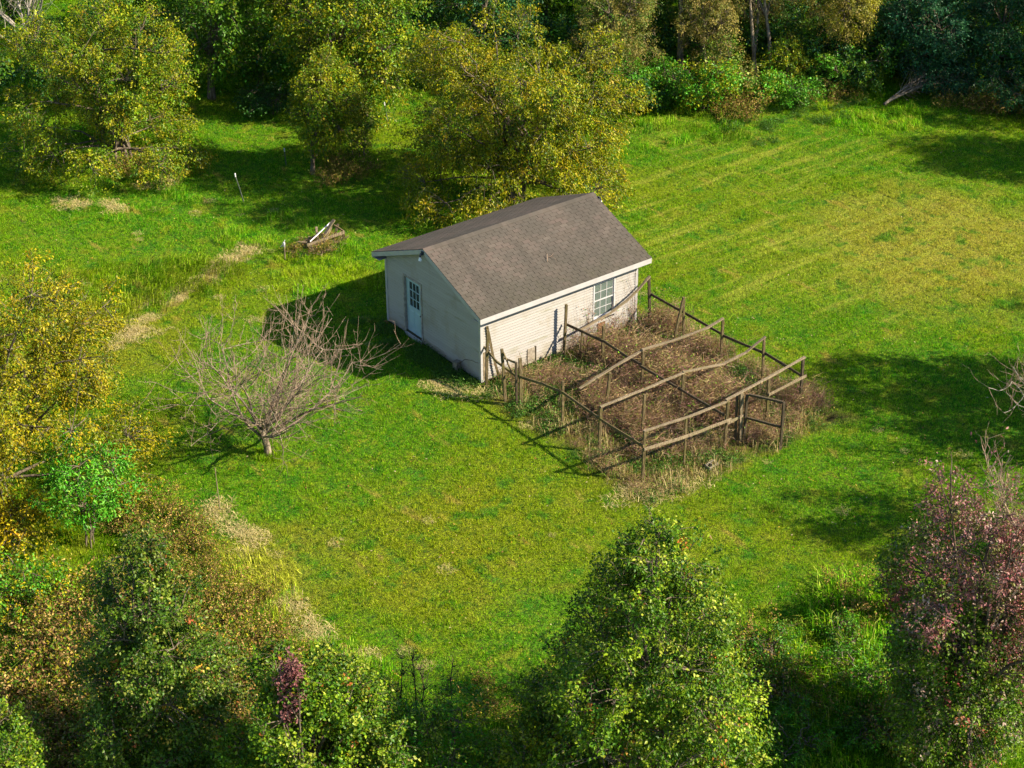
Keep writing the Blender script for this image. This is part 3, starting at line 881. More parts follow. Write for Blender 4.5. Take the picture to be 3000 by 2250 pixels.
def make_crown(seed, c, rx, rz, n_leaf, size, palette, base_h=.0, droop=.5, wr=.55, n_lobe=12, per=14, gap=.1,
               trunk_r=.12, twig_r=.006, shell=.5, lowcut=.15, taper=0.0, sparse_top=None, lobe_r=(.34, .52), stems=1, fork=.35, vary=.15, skirt=0, cone=False):
    """returns (trunk lines, branch lines, leafV, leafF, tint) in local coords (base at origin)"""
    rng = np.random.default_rng(seed)
    c = np.array(c, float); R = np.array([rx, rx, rz])
    # lobes spread over the main ellipsoid
    ln = []
    if cone:
        zb, zt = lowcut+.5, c[2]+rz
        for i in range(n_lobe):
            t = (i+rng.uniform(.2, .8))/n_lobe; t = .97*t**1.1
            prof = (1-t**1.7)**.8*(1-.3*max(0, .18-t)/.18)
            a = i*2.39996+rng.uniform(-.4, .4); k = rng.uniform(.45, .80)
            q = rx*(.14+.30*prof)*rng.uniform(.8, 1.2)
            ln.append((np.array([c[0]+rx*prof*k*math.cos(a), c[1]+rx*prof*k*math.sin(a), zb+(zt-zb)*t]), np.array([q, q, q*1.1])))
        for t in (.15, .4, .65):
            q = rx*(1-t*t)*.62
            ln.append((np.array([c[0], c[1], zb+(zt-zb)*t]), np.array([q, q, (zt-zb)*.2])))
    for i in range(0 if cone else n_lobe):
        d = unit(rng.normal(size=3)); d[2] = d[2]*.9+.08
        lr = rng.uniform(*lobe_r)
        k = rng.uniform(.45, 1.06-lr*.75)
        pc = c + d*R*k
        tz = (pc[2]-c[2])/rz
        sh = 1 - taper*max(0, tz)
        pc[:2] = c[:2] + (pc[:2]-c[:2])*sh
        ln.append((pc, R*lr*sh**.5))
    for i in range(skirt):
        a = i*6.283/skirt + rng.uniform(-.25, .25); k = rng.uniform(.62, .85)
        hz = rng.uniform(.7, 1.5)
        ln.append((np.array([c[0]+rx*k*math.cos(a), c[1]+rx*k*math.sin(a), hz]), np.array([rx*.30, rx*.30, hz*.85])))
    if not cone: ln.append((c.copy(), R*.58*np.array([1-taper*.25, 1-taper*.25, 1])))
    P = np.array([l[0] for l in ln]); Q = np.array([l[1] for l in ln])
    w = (Q[:, 0]*Q[:, 1]*Q[:, 2])**(2/3); w /= w.sum()
    nf = fnoise(seed+7, 2*np.pi/ (0.42*rx+.35)); nf2 = fnoise(seed+9, 2*np.pi/.9)
    n_twig = max(20, n_leaf//per)
    tips = np.zeros((0, 3)); li = np.zeros(0, int)
    while len(tips) < n_twig:
        m = n_twig*3
        k = rng.choice(len(P), m, p=w)
        d = unit(rng.normal(size=(m, 3)))
        rr = rng.uniform(shell, 1.0, m)**.7
        t = P[k] + d*Q[k]*rr[:, None]
        ins = (((t[:, None, :]-P[None])/Q[None])**2).sum(2)
        ins[np.arange(m), k] = 9
        ok = (ins.min(1) > .35) | (rng.random(m) < .25)
        ok &= nf(t) + .4*nf2(t) > gap - rng.random(m)*.5
        ok &= t[:, 2] > lowcut
        if sparse_top is not None:
            ok &= rng.random(m) < np.clip((sparse_top-t[:, 2])/1.5, .0, 1)*.9+.1
        tips = np.concatenate([tips, t[ok]]); li = np.concatenate([li, k[ok]])
    tips = tips[:n_twig]; li = li[:n_twig]
    # trunk and limbs
    trunk, limbs, nodes = [], [], []
    ztop = c[2] + rz*.25
    for s in range(stems):
        off = np.zeros(3) if stems == 1 else np.append(rng.normal(size=2)*trunk_r*2.2, 0)
        lean = np.append(c[:2]*.6 + (rng.normal(size=2)*.25*(1 if stems == 1 else rx*.5)), 0)
        zz = np.linspace(-.1, ztop, 7); t = (zz+.1)/(ztop+.1)
        line = off + np.stack([lean[0]*t**1.3, lean[1]*t**1.3, zz], 1) + rng.normal(size=(7, 3))*np.array([.03, .03, 0])*np.minimum(1, t*5)[:, None]
        rad = trunk_r*(1-.72*t)/(stems**.4)
        rad[0] *= 1.35
        trunk.append((line, rad)); nodes.append(np.concatenate([line[2:]]))
    trunk_pts = np.concatenate([l[0] for l in trunk])
    for pc, q in ln[:-1]:
        tp = trunk_pts[(trunk_pts[:, 2] > fork) & (trunk_pts[:, 2] < max(pc[2]-.1, fork+.8))]
        if len(tp) == 0: tp = trunk_pts[2:3]
        st = tp[rng.integers(len(tp))] if stems > 1 else tp[np.argmin(np.abs(tp[:, 2] - pc[2]*.55))]
        u = np.linspace(0, 1, 7)[:, None]
        ctl = (st+pc)/2 + np.array([0, 0, .12*np.linalg.norm(pc-st)])
        line = (1-u)**2*st + 2*u*(1-u)*ctl + u**2*pc + rng.normal(size=(7, 3))*.04
        line[0] = st
        limbs.append((line, np.linspace(trunk_r*.42, .014, 7))); nodes.append(line[2:])
    ND = np.concatenate(nodes)
    # secondary branches
    n_sec = min(len(tips), max(30, n_twig//7))
    sec = []; snodes = [ND]
    for i in rng.choice(len(tips), n_sec, replace=False):
        t = tips[i]
        dd = np.linalg.norm(ND-t, axis=1) + np.maximum(0, ND[:, 2]-t[2])*.8
        st = ND[np.argmin(dd)]
        u = np.linspace(0, 1, 5)[:, None]
        ctl = (st+t)/2 + rng.normal(size=3)*.06 + np.array([0, 0, .06])
        line = (1-u)**2*st + 2*u*(1-u)*ctl + u**2*t
        sec.append((line, np.linspace(.016, .005, 5))); snodes.append(line[1:])
    SN = np.concatenate(snodes)
    # twigs with leaves
    tw = []
    ctr = P[li]
    out = unit(tips-ctr + (tips-c)*.35 + np.array([0, 0, .25]))
    tdir = unit(out + rng.normal(size=(n_twig, 3))*.45)
    tlen = rng.uniform(.22, .55, n_twig)*(.6+.5*min(1.3, rx/2.5))
    st = tips - tdir*tlen[:, None]*.5
    en = tips + tdir*tlen[:, None]*.5 - np.array([0, 0, 1])*(tlen*droop*.35)[:, None]
    for i in range(0, n_twig, 2):
        tw.append((np.stack([st[i], tips[i], en[i]]), np.array([twig_r*1.4, twig_r, twig_r*.5])))
    n = n_twig*per
    ti = np.repeat(np.arange(n_twig), per)
    u = rng.uniform(0, 1, n)[:, None]
    base = (1-u)**2*st[ti] + 2*u*(1-u)*tips[ti] + u**2*en[ti] + rng.normal(size=(n, 3))*size*.75
    ax = unit(tdir[ti]*.5 + rng.normal(size=(n, 3))*.75 - np.array([0, 0, 1])*droop)
    nr = unit(out[ti]*.5 + rng.normal(size=(n, 3))*.6 + np.array([0, 0, .7]))
    sz = size*rng.uniform(.6, 1.3, n)
    V, F = leaves_np(base, ax, nr, sz, wr)
    tcol = pal(rng, n_twig, palette)*np.exp(.35*fnoise(seed+13, 2*np.pi/(rx*.55+.3))(tips))[:, None]
    lcol = pal(rng, n, palette)
    mixv = rng.uniform(0, .45, n)[:, None]
    col = tcol[ti]*(1-mixv) + lcol*mixv
    col = col*np.exp(rng.normal(size=(n, 1))*vary)
    col = np.clip(col, .004, .85)
    return trunk, limbs+sec, tw, V, F, np.repeat(col, 4, 0)

def tree(name, label, cat, base, crown, group=None, bark=None, twig=None, **kw):
    e = thing(name, label, cat, (base[0], base[1], float(ground_z(np.array(base[0]), np.array(base[1])))), group)
    tr, br, tw, V, F, col = make_crown(c=crown[0], rx=crown[1]*1.12, rz=crown[2]*1.10, **kw)
    v, f = tubes_np(tr, 8); obj_np("trunk", v, f, bark or M_BARK, e, smooth=True)
    v1, f1 = tubes_np(br, 5); v2, f2 = tubes_np(tw, 3)
    # one branch mesh
    f1 = np.asarray(f1); me_v = np.concatenate([v1, v2]); 
    obj_np("branches", me_v, np.concatenate([f1, f2+len(v1)]), twig or M_BARK, e)
    obj_np("crown", V, F, M_LEAF, e, tint=col)
    return e

def copy_tree(src, label, loc, rz, sc, name=None):
    r = src.copy(); COL.objects.link(r); r.location = loc; r.rotation_euler = (0, 0, rz); r.scale = (sc, sc, sc)
    if name: r.name = name
    r['label'] = label
    for ch in src.children:
        c2 = ch.copy(); COL.objects.link(c2); c2.parent = r
    return r

# palettes (linear reflectances)
YG = [((.27, .32, .008), 5), ((.34, .31, .008), 3.5), ((.14, .26, .008), 4), ((.05, .15, .008), 4), ((.40, .27, .02), .5)]
GOLD = [((.34, .32, .006), 5), ((.27, .295, .006), 5), ((.42, .30, .010), 1.4), ((.13, .22, .006), 4), ((.04, .125, .008), 3.5)]
OCHRE = [((.38, .325, .008), 5), ((.29, .28, .008), 5), ((.46, .31, .012), 1.4), ((.14, .20, .006), 4), ((.05, .12, .008), 2.5)]
GREEN = [((.065, .18, .010), 5), ((.12, .24, .010), 4), ((.04, .12, .010), 3), ((.21, .25, .010), 1.4)]
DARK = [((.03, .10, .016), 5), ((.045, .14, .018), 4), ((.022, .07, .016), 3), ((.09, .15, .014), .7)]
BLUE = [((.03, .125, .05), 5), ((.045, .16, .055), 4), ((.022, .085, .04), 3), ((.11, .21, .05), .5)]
OLIVE = [((.32, .28, .06), 5), ((.40, .31, .08), 4), ((.21, .24, .045), 4), ((.12, .19, .03), 2)]
PEAR = [((.11, .215, .008), 5), ((.23, .33, .012), 3), ((.045, .13, .008), 6), ((.40, .44, .05), 1.3), ((.44, .14, .03), .2)]
PEARDK = [((.085, .165, .010), 5), ((.17, .24, .02), 3), ((.04, .105, .010), 6), ((.30, .33, .06), 1.0), ((.60, .16, .06), .20), ((.55, .34, .04), .13)]
BRIGHT = [((.08, .34, .016), 5), ((.14, .42, .025), 4), ((.05, .22, .012), 3), ((.30, .45, .06), 1)]
YELLOW = [((.55, .41, .008), 5), ((.40, .33, .008), 3), ((.21, .28, .008), 2), ((.55, .29, .015), 1)]
PURPLE = [((.36, .16, .155), 5), ((.25, .10, .105), 4), ((.20, .24, .03), 1.5), ((.11, .19, .02), 1.5), ((.46, .10, .11), .6), ((.52, .40, .32), 1.2)]
MIXRED = [((.11, .21, .010), 5), ((.19, .28, .015), 3), ((.045, .12, .008), 4.5), ((.42, .09, .08), .5), ((.36, .24, .20), .8)]
MAROON = [((.22, .075, .075), 4), ((.32, .14, .13), 3), ((.12, .05, .05), 3)]

# --- orchard trees around the shed
tree("deciduous_tree", "big round yellow-green tree standing farthest left behind the lawn", "tree", (-1.02, 23.74), ((-.13, .10, 3.97), 3.84, 3.33),
     skirt=9, per=20, seed=1, n_leaf=80000, size=.10, palette=YG, droop=.55, n_lobe=30, lobe_r=(.20, .34), shell=.35, trunk_r=.14, stems=5, fork=.2, gap=.12)
tree("deciduous_tree", "slim yellowing tree with upright shoots between the two big orchard trees", "tree", (4.95, 17.93), ((.10, -.07, 3.05), 1.95, 2.45),
     seed=2, n_leaf=20000, size=.105, palette=YG, droop=.5, n_lobe=20, lobe_r=(.22, .36), shell=.35, trunk_r=.10, stems=2, fork=.5, lowcut=.7, taper=.25, gap=.12)
tree("deciduous_tree", "huge golden-leaved round tree directly behind the shed roof", "tree", (9.55, 11.0), ((-.03, .02, 3.95), 4.65, 3.85),
     skirt=12, per=20, seed=3, n_leaf=106000, size=.103, palette=GOLD, droop=.9, wr=.5, n_lobe=44, lobe_r=(.18, .31), shell=.35, trunk_r=.16, stems=5, fork=.2, gap=.1, lowcut=.3)
# --- woodland edge behind
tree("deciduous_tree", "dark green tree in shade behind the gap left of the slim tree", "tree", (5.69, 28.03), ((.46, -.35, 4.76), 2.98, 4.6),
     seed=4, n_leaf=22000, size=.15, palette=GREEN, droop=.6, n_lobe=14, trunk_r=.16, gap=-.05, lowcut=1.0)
tree("deciduous_tree", "green and gold leafy tree between slim tree and huge golden tree", "tree", (9.6, 23.6), ((.54, -.41, 4.5), 3.3, 4.4),
     seed=5, n_leaf=30000, size=.14, palette=GREEN+YG[:2], droop=.6, n_lobe=14, trunk_r=.16, gap=-.05, lowcut=.8)
tree("deciduous_tree", "dark green tree rising behind the huge golden tree's right shoulder", "tree", (16.6, 22.4), ((.23, -.17, 4.2), 3.0, 3.9),
     seed=6, n_leaf=13000, size=.14, palette=DARK+BLUE[:2], droop=.5, n_lobe=12, trunk_r=.16, gap=-.05, lowcut=.8)
tree("deciduous_tree", "feathery olive tree with a single tall grey trunk at top centre-right", "tree", (23.44, 16.46), ((.4, .9, 7.4), 2.3, 2.9),
     seed=7, n_leaf=14000, size=.09, palette=OLIVE, droop=.5, wr=.42, n_lobe=10, trunk_r=.17, gap=.1, lowcut=4.2, fork=4.0, bark=M_BARKMID, per=20)
tree("deciduous_tree", "low olive-brown feathery tree right of the huge golden tree", "tree", (20.5, 17.6), ((.0, .0, 2.9), 2.5, 2.6),
     seed=8, n_leaf=34000, size=.085, palette=OLIVE+GREEN[:1], droop=.5, wr=.45, n_lobe=14, trunk_r=.11, gap=-.05, lowcut=.5, bark=M_GREYBARK, per=20)
tree("deciduous_tree", "olive tree with paired leaning grey trunks at the wood's edge", "tree", (26.46, 14.35), ((1.2, 1.6, 5.0), 2.7, 3.2),
     seed=9, n_leaf=24000, size=.088, palette=OLIVE, droop=.6, wr=.42, n_lobe=13, trunk_r=.17, stems=3, gap=.05, lowcut=1.8, fork=2.6, bark=M_BARKMID, per=20)
tree("deciduous_tree", "olive tree with wispy foliage between the tall trunk and the paired trunks", "tree", (25.4, 17.0), ((0, 0, 3.6), 1.9, 3.0),
     seed=15, n_leaf=18000, size=.088, palette=OLIVE+GREEN[:2], droop=.5, wr=.42, n_lobe=11, trunk_r=.13, gap=.0, lowcut=.8, bark=M_GREYBARK, per=20)
tree("deciduous_tree", "slender sunlit olive tree just left of the paired trunks", "tree", (24.1, 15.5), ((0, 0, 3.3), 1.3, 2.3),
     seed=16, n_leaf=15000, size=.085, palette=OLIVE, droop=.6, wr=.42, n_lobe=11, trunk_r=.09, gap=.05, lowcut=1.2, bark=M_BARKMID, per=20)
tree("deciduous_tree", "drooping golden-olive branch-heavy tree overhanging the dark hollow", "tree", (29.9, 12.4), ((-.1, .0, 4.3), 2.0, 2.9),
     seed=10, n_leaf=26000, size=.088, palette=OLIVE[:3]+GOLD[:2], droop=1.0, wr=.42, n_lobe=11, trunk_r=.15, gap=.0, lowcut=1.5, fork=1.6, bark=M_BARKMID, per=20)
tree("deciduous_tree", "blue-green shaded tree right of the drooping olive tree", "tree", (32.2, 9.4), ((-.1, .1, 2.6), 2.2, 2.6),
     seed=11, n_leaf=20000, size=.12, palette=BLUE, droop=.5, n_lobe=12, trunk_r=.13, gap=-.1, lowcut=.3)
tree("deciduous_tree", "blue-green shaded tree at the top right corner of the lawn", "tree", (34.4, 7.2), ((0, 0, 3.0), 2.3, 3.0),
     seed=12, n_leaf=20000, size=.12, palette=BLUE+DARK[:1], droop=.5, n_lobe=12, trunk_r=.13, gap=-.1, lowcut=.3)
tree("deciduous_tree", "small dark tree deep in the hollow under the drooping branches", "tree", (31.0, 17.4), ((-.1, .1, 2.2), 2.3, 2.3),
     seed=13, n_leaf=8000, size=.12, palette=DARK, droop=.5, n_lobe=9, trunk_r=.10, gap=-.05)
# back row: a few mother trees and scaled copies
back = [((2.0, 41.0), "dark woodland tree in the back row at the far left corner"), ((7.6, 34.5), "dark woodland tree in the back row behind the gap"),
        ((12.6, 31.0), "dark woodland tree in the back row over the slim tree"), ((17.5, 28.2), "dark woodland tree in the back row over the huge golden tree"),
        ((22.2, 24.8), "dark woodland tree in the back row behind the low olive tree"), ((26.3, 21.6), "dark woodland tree in the back row behind the tall grey trunk"),
        ((30.8, 20.2), "dark woodland tree in the back row behind the paired trunks"), ((36.0, 16.2), "dark woodland tree in the back row behind the dark hollow"),
        ((38.5, 12.2), "dark woodland tree in the back row behind the blue-green pair"), ((39.5, 8.0), "dark woodland tree in the back row at the far right corner")]
mother = None
for i, (b, lb) in enumerate(back):
    if i == 0:
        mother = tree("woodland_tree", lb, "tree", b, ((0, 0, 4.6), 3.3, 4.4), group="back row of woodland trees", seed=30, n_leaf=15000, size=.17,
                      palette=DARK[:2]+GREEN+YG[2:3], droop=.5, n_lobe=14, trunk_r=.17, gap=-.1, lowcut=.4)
    else:
        copy_tree(mother, lb, (b[0], b[1], 0), i*1.37, [1, .95, 1.1, 1.0, .9, 1.05, 1.1, .95, 1.1, 1.0][i])
# second mother for depth behind
for i, (b, lb) in enumerate([((10, 44), "tall woodland tree deepest behind the left gap"), ((22, 35), "tall woodland tree deepest behind the golden tree"),
                             ((33, 27), "tall woodland tree deepest behind the grey trunks"), ((43, 18), "tall woodland tree deepest behind the dark hollow"), ((-6, 47), "tall woodland tree deepest at the left corner"), ((48, 8), "tall woodland tree deepest at the right corner")]):
    copy_tree(mother, lb, (b[0], b[1], 0), 2.1+i*1.9, 1.5)

# --- shrubs along the wood's edge
def shrub(label, base, crown, seed, n_leaf, size, palette, name="shrub", **kw):
    d = dict(droop=.3, n_lobe=9, trunk_r=.04, stems=4, fork=.1, gap=-.1, lowcut=.03, wr=.6)
    d.update(kw)
    return tree(name, label, "shrub", base, crown, seed=seed, n_leaf=n_leaf, size=size, palette=palette, **d)
shrub("broad-leaved green shrub at the right foot of the huge golden tree", (20.1, 14.8), ((0, 0, .8), 1.5, .85), 41, 3600, .14, GREEN+BLUE[:1])
shrub("glossy vine-smothered shrub below the tall grey trunk", (22.1, 13.2), ((.1, -.1, 1.2), 1.5, 1.25), 42, 5200, .12, BRIGHT[:3]+YG[:2])
shrub("low leafy weed clump at the foot of the paired trunks", (25.6, 11.7), ((.1, -.1, .5), 1.5, .6), 43, 3200, .11, BRIGHT[:2]+GREEN)
shrub("dark shaded bush behind the fallen branch", (31.3, 7.8), ((0, 0, .9), 1.5, .9), 44, 3600, .11, BLUE)
shrub("dark shaded bush in the top right corner beside the lawn", (32.6, 5.0), ((0, 0, 1.0), 1.5, 1.0), 45, 3600, .11, BLUE+DARK)
shrub("dull green bush under the slim tree's right side", (7.2, 18.2), ((0, 0, 1.1), 1.0, 1.2), 46, 3200, .10, GREEN+OLIVE[:1])
shrub("yellow-green undergrowth bush left of the huge golden tree", (8.6, 20.6), ((0, 0, 1.0), 1.4, 1.0), 47, 3400, .11, GREEN+YG[:2])
shrub("shaded low bush in the dark gap behind the slim tree", (6.8, 24.6), ((0, 0, .7), 1.5, .7), 48, 2600, .12, DARK)

for i, (x, y, rx, h, pl_, lb) in enumerate([(18.0, 17.4, 1.2, 1.5, GREEN+YG[:2], "sunlit green bush tucked against the huge golden tree's right side"), (19.4, 15.8, 1.3, 1.3, BRIGHT[:2]+GREEN, "leafy sunlit bush in front of the low olive tree"),
                                            (21.2, 14.6, 1.2, 1.1, GREEN+BRIGHT[:1], "broad leafy bush left of the vine-smothered shrub"), (23.6, 13.6, 1.3, 1.5, OLIVE+GREEN, "olive and green bush between vine-smothered shrub and paired trunks"),
                                            (24.8, 12.4, 1.0, .7, BRIGHT[:3]+YG[:1], "low sunlit weed bush in front of the paired trunks"), (26.9, 12.9, 1.2, 1.2, GREEN+YG[:2], "green bush right behind the low weed clump of the paired trunks"),
                                            (28.0, 11.6, 1.3, 1.0, BRIGHT[:2]+GREEN, "spreading green bush below the drooping olive tree"), (29.2, 10.6, 1.2, .9, GREEN+BLUE[:1], "shaded green bush left of the fallen branch")]):
    shrub(lb, (x, y), ((0, 0, h*.9), rx, h), 140+i, 5200, .10, pl_)
und = None
UND = ["behind the huge golden tree's top", "right of the huge golden tree's crown", "behind the low olive tree's left side", 'behind the low olive tree', 'between low olive tree and tall grey trunk', 'right behind the tall grey trunk', 'right of the tall grey trunk', 'behind the paired trunks', 'just right of the paired trunks', 'at the mouth of the dark hollow', 'at the right lip of the dark hollow', 'deep behind the paired trunks', 'under the blue-green tree', 'between the two blue-green trees', 'beneath the corner blue-green tree', 'at the top right corner', 'at the right edge beside the upper lawn', 'in the dark gap behind the slim tree', 'left of the green and gold tree', "behind the big left tree's right side", 'under the green and gold tree', 'between green-gold tree and golden tree', 'at the top left corner', 'behind the big left tree']
for i, (x, y, sc) in enumerate([(14.6, 23.4, 1.0), (17.2, 20.6, 1.1), (18.6, 21.6, 1.2), (21.4, 20.0, 1.2), (22.8, 18.6, 1.0), (24.6, 18.4, 1.2), (25.6, 16.8, 1.1), (27.4, 16.6, 1.2), (28.4, 14.6, 1.1), (29.6, 12.6, 1.1), (30.6, 11.2, 1.2),
                                (29.8, 16.8, 1.3), (32.6, 12.0, 1.2), (33.6, 10.0, 1.2), (35.2, 6.4, 1.3), (35.4, 4.2, 1.2), (34.4, 2.4, 1.0), (5.2, 31.0, 1.3), (8.2, 28.2, 1.3), (2.6, 33.4, 1.4), (11.4, 26.6, 1.3), (13.6, 26.0, 1.3), (-3.6, 33.8, 1.4), (0.4, 31.4, 1.2)]):
    lb = "dark leafy understory bush " + UND[i]
    if und is None:
        und = shrub(lb, (x, y), ((0, 0, 1.2), 1.6, 1.25), 49, 5200, .12, DARK[:1]+BLUE[:2]+GREEN+YG[2:3]+BRIGHT[2:3], "understory_bush")
        und['group'] = "shaded understory bushes"
    else:
        copy_tree(und, lb, (x, y, 0), i*2.3, sc)

# --- foreground and left side
tree("deciduous_tree", "large ochre-leaved tree filling the left edge of the lawn", "tree", (-15.75, 3.4), ((.75, -.57, 4.6), 3.9, 3.85),
     skirt=8, per=20, seed=51, n_leaf=94000, size=.092, palette=OCHRE, droop=.6, wr=.5, n_lobe=32, lobe_r=(.2, .34), shell=.35, trunk_r=.16, stems=3, fork=.6, gap=.12, lowcut=.5)
shrub("fresh green large-leaved sapling under the ochre tree", (-14.18, -.49), ((.15, -.11, 1.95), 1.3, 1.45), 52, 4200, .13, BRIGHT, "leafy_sapling", wr=.38, lowcut=.4)
shrub("bright yellow bush below the ochre tree at the left edge", (-15.75, .75), ((.1, -.06, 1.0), 1.0, .85), 53, 3200, .09, YELLOW)
shrub("rough green bush at the left edge above the dry weeds", (-17.1, -2.2), ((.06, -.05, 1.1), 1.15, 1.05), 54, 4200, .09, GREEN+BRIGHT[:2]+YELLOW[:1])
tree("pear_tree", "cone-shaped dark green tree dotted with red leaves at lower left", "tree", (-17.6, -10.6), ((.42, -.32, 3.95), 1.95, 3.4),
     cone=True, per=18, seed=55, n_leaf=56000, size=.08, palette=PEARDK, droop=.45, wr=.68, n_lobe=36, shell=.35, trunk_r=.12, gap=.06, lowcut=.4)
tree("pear_tree", "light green round-leaved tree at the bottom with a maroon branch", "tree", (-15.6, -14.5), ((.29, -.22, 3.45), 1.9, 2.35),
     per=18, seed=56, n_leaf=46000, size=.08, palette=PEAR, droop=.4, wr=.72, n_lobe=22, lobe_r=(.24, .38), shell=.35, trunk_r=.11, taper=.2, gap=.06, lowcut=.5)
tree("pear_tree", "light green tree top poking into the bottom left corner", "tree", (-20.9, -10.2), ((.15, -.1, 2.4), 1.2, 1.6),
     seed=57, n_leaf=16000, size=.075, palette=PEAR, droop=.4, wr=.72, n_lobe=10, trunk_r=.08, gap=.0, lowcut=.4)
tree("pear_tree", "tallest glossy green tree at bottom centre-right in front of the enclosure", "tree", (-9.17, -18.5), ((0, 0, 4.4), 2.6, 3.75),
     cone=True, per=20, seed=58, n_leaf=96000, size=.085, palette=PEAR, droop=.7, wr=.6, n_lobe=44, trunk_r=.14, gap=.1, lowcut=.6, shell=.35, lobe_r=(.2, .34))
shrub("low green bush at the bottom edge right of the thin saplings", (-12.4, -15.4), ((.06, -.04, 1.75), 1.35, 1.6), 59, 10000, .08, PEAR+BRIGHT[:1])
shrub("yellow-green bush at the bottom edge left of the tallest glossy tree", (-10.95, -16.8), ((.03, -.02, 1.8), 1.1, 1.6), 60, 9000, .08, PEAR+YG[:2])
tree("pear_tree", "half-bare tree with dull purple-pink top and green base at lower right", "tree", (-2.06, -22.16), ((-.45, .35, 5.6), 2.1, 4.0),
     sparse_top=8.5, seed=61, n_leaf=21000, size=.08, palette=PURPLE, droop=.5, wr=.5, n_lobe=16, trunk_r=.13, taper=.25, gap=.22, lobe_r=(.2, .34), lowcut=3.6, twig=M_DARKTWIG, stems=3, fork=1.0, per=16, twig_r=.007)
tree("pear_tree", "bushy green tree mottled red below the purple half-bare tree", "tree", (-1.7, -21.6), ((-.45, .4, 3.2), 2.4, 2.8),
     per=18, seed=62, n_leaf=60000, size=.085, palette=MIXRED, droop=.5, wr=.6, n_lobe=14, trunk_r=.10, gap=.05, lowcut=.3)
shrub("dark red-leaved sapling leaning left of the purple half-bare tree", (1.7, -17.6), ((-.7, .55, 1.3), .5, 1.15), 63, 1700, .11, MAROON, "red_sapling", gap=.0, n_lobe=5, stems=2, wr=.6)
shrub("maroon leafy spray at the front of the light green round-leaved tree", (-16.0, -15.0), ((.0, .0, 5.45), .30, .85), 64, 1200, .085, MAROON+[((.32, .14, .14), 3)], "maroon_shoot", gap=-.2, n_lobe=4, stems=1, fork=.8, lowcut=4.2)

for i, (x, y, rx, lb) in enumerate([(-2.6, -16.0, 1.0, "low lush green shrub nearest the lawn right of the tallest glossy tree"), (-.6, -16.6, .9, "low lush green shrub beside the red-leaved sapling"),
                                   (-3.6, -17.4, 1.1, "low green shrub in the shaded hollow right of the tallest glossy tree"), (-1.6, -18.0, 1.1, "low green shrub in the middle of the shaded hollow"),
                                   (-4.6, -18.9, 1.1, "low dark shrub at the bottom of the shaded hollow"), (-2.8, -19.4, 1.0, "low dark shrub at the foot of the purple half-bare tree"), (.3, -18.4, .9, "low green shrub under the purple half-bare tree's left side")]):
    shrub(lb, (x, y), ((0, 0, .45), rx, .5), 120+i, 2600, .085, BRIGHT[:3]+GREEN, lowcut=.02, n_lobe=10, wr=.4)

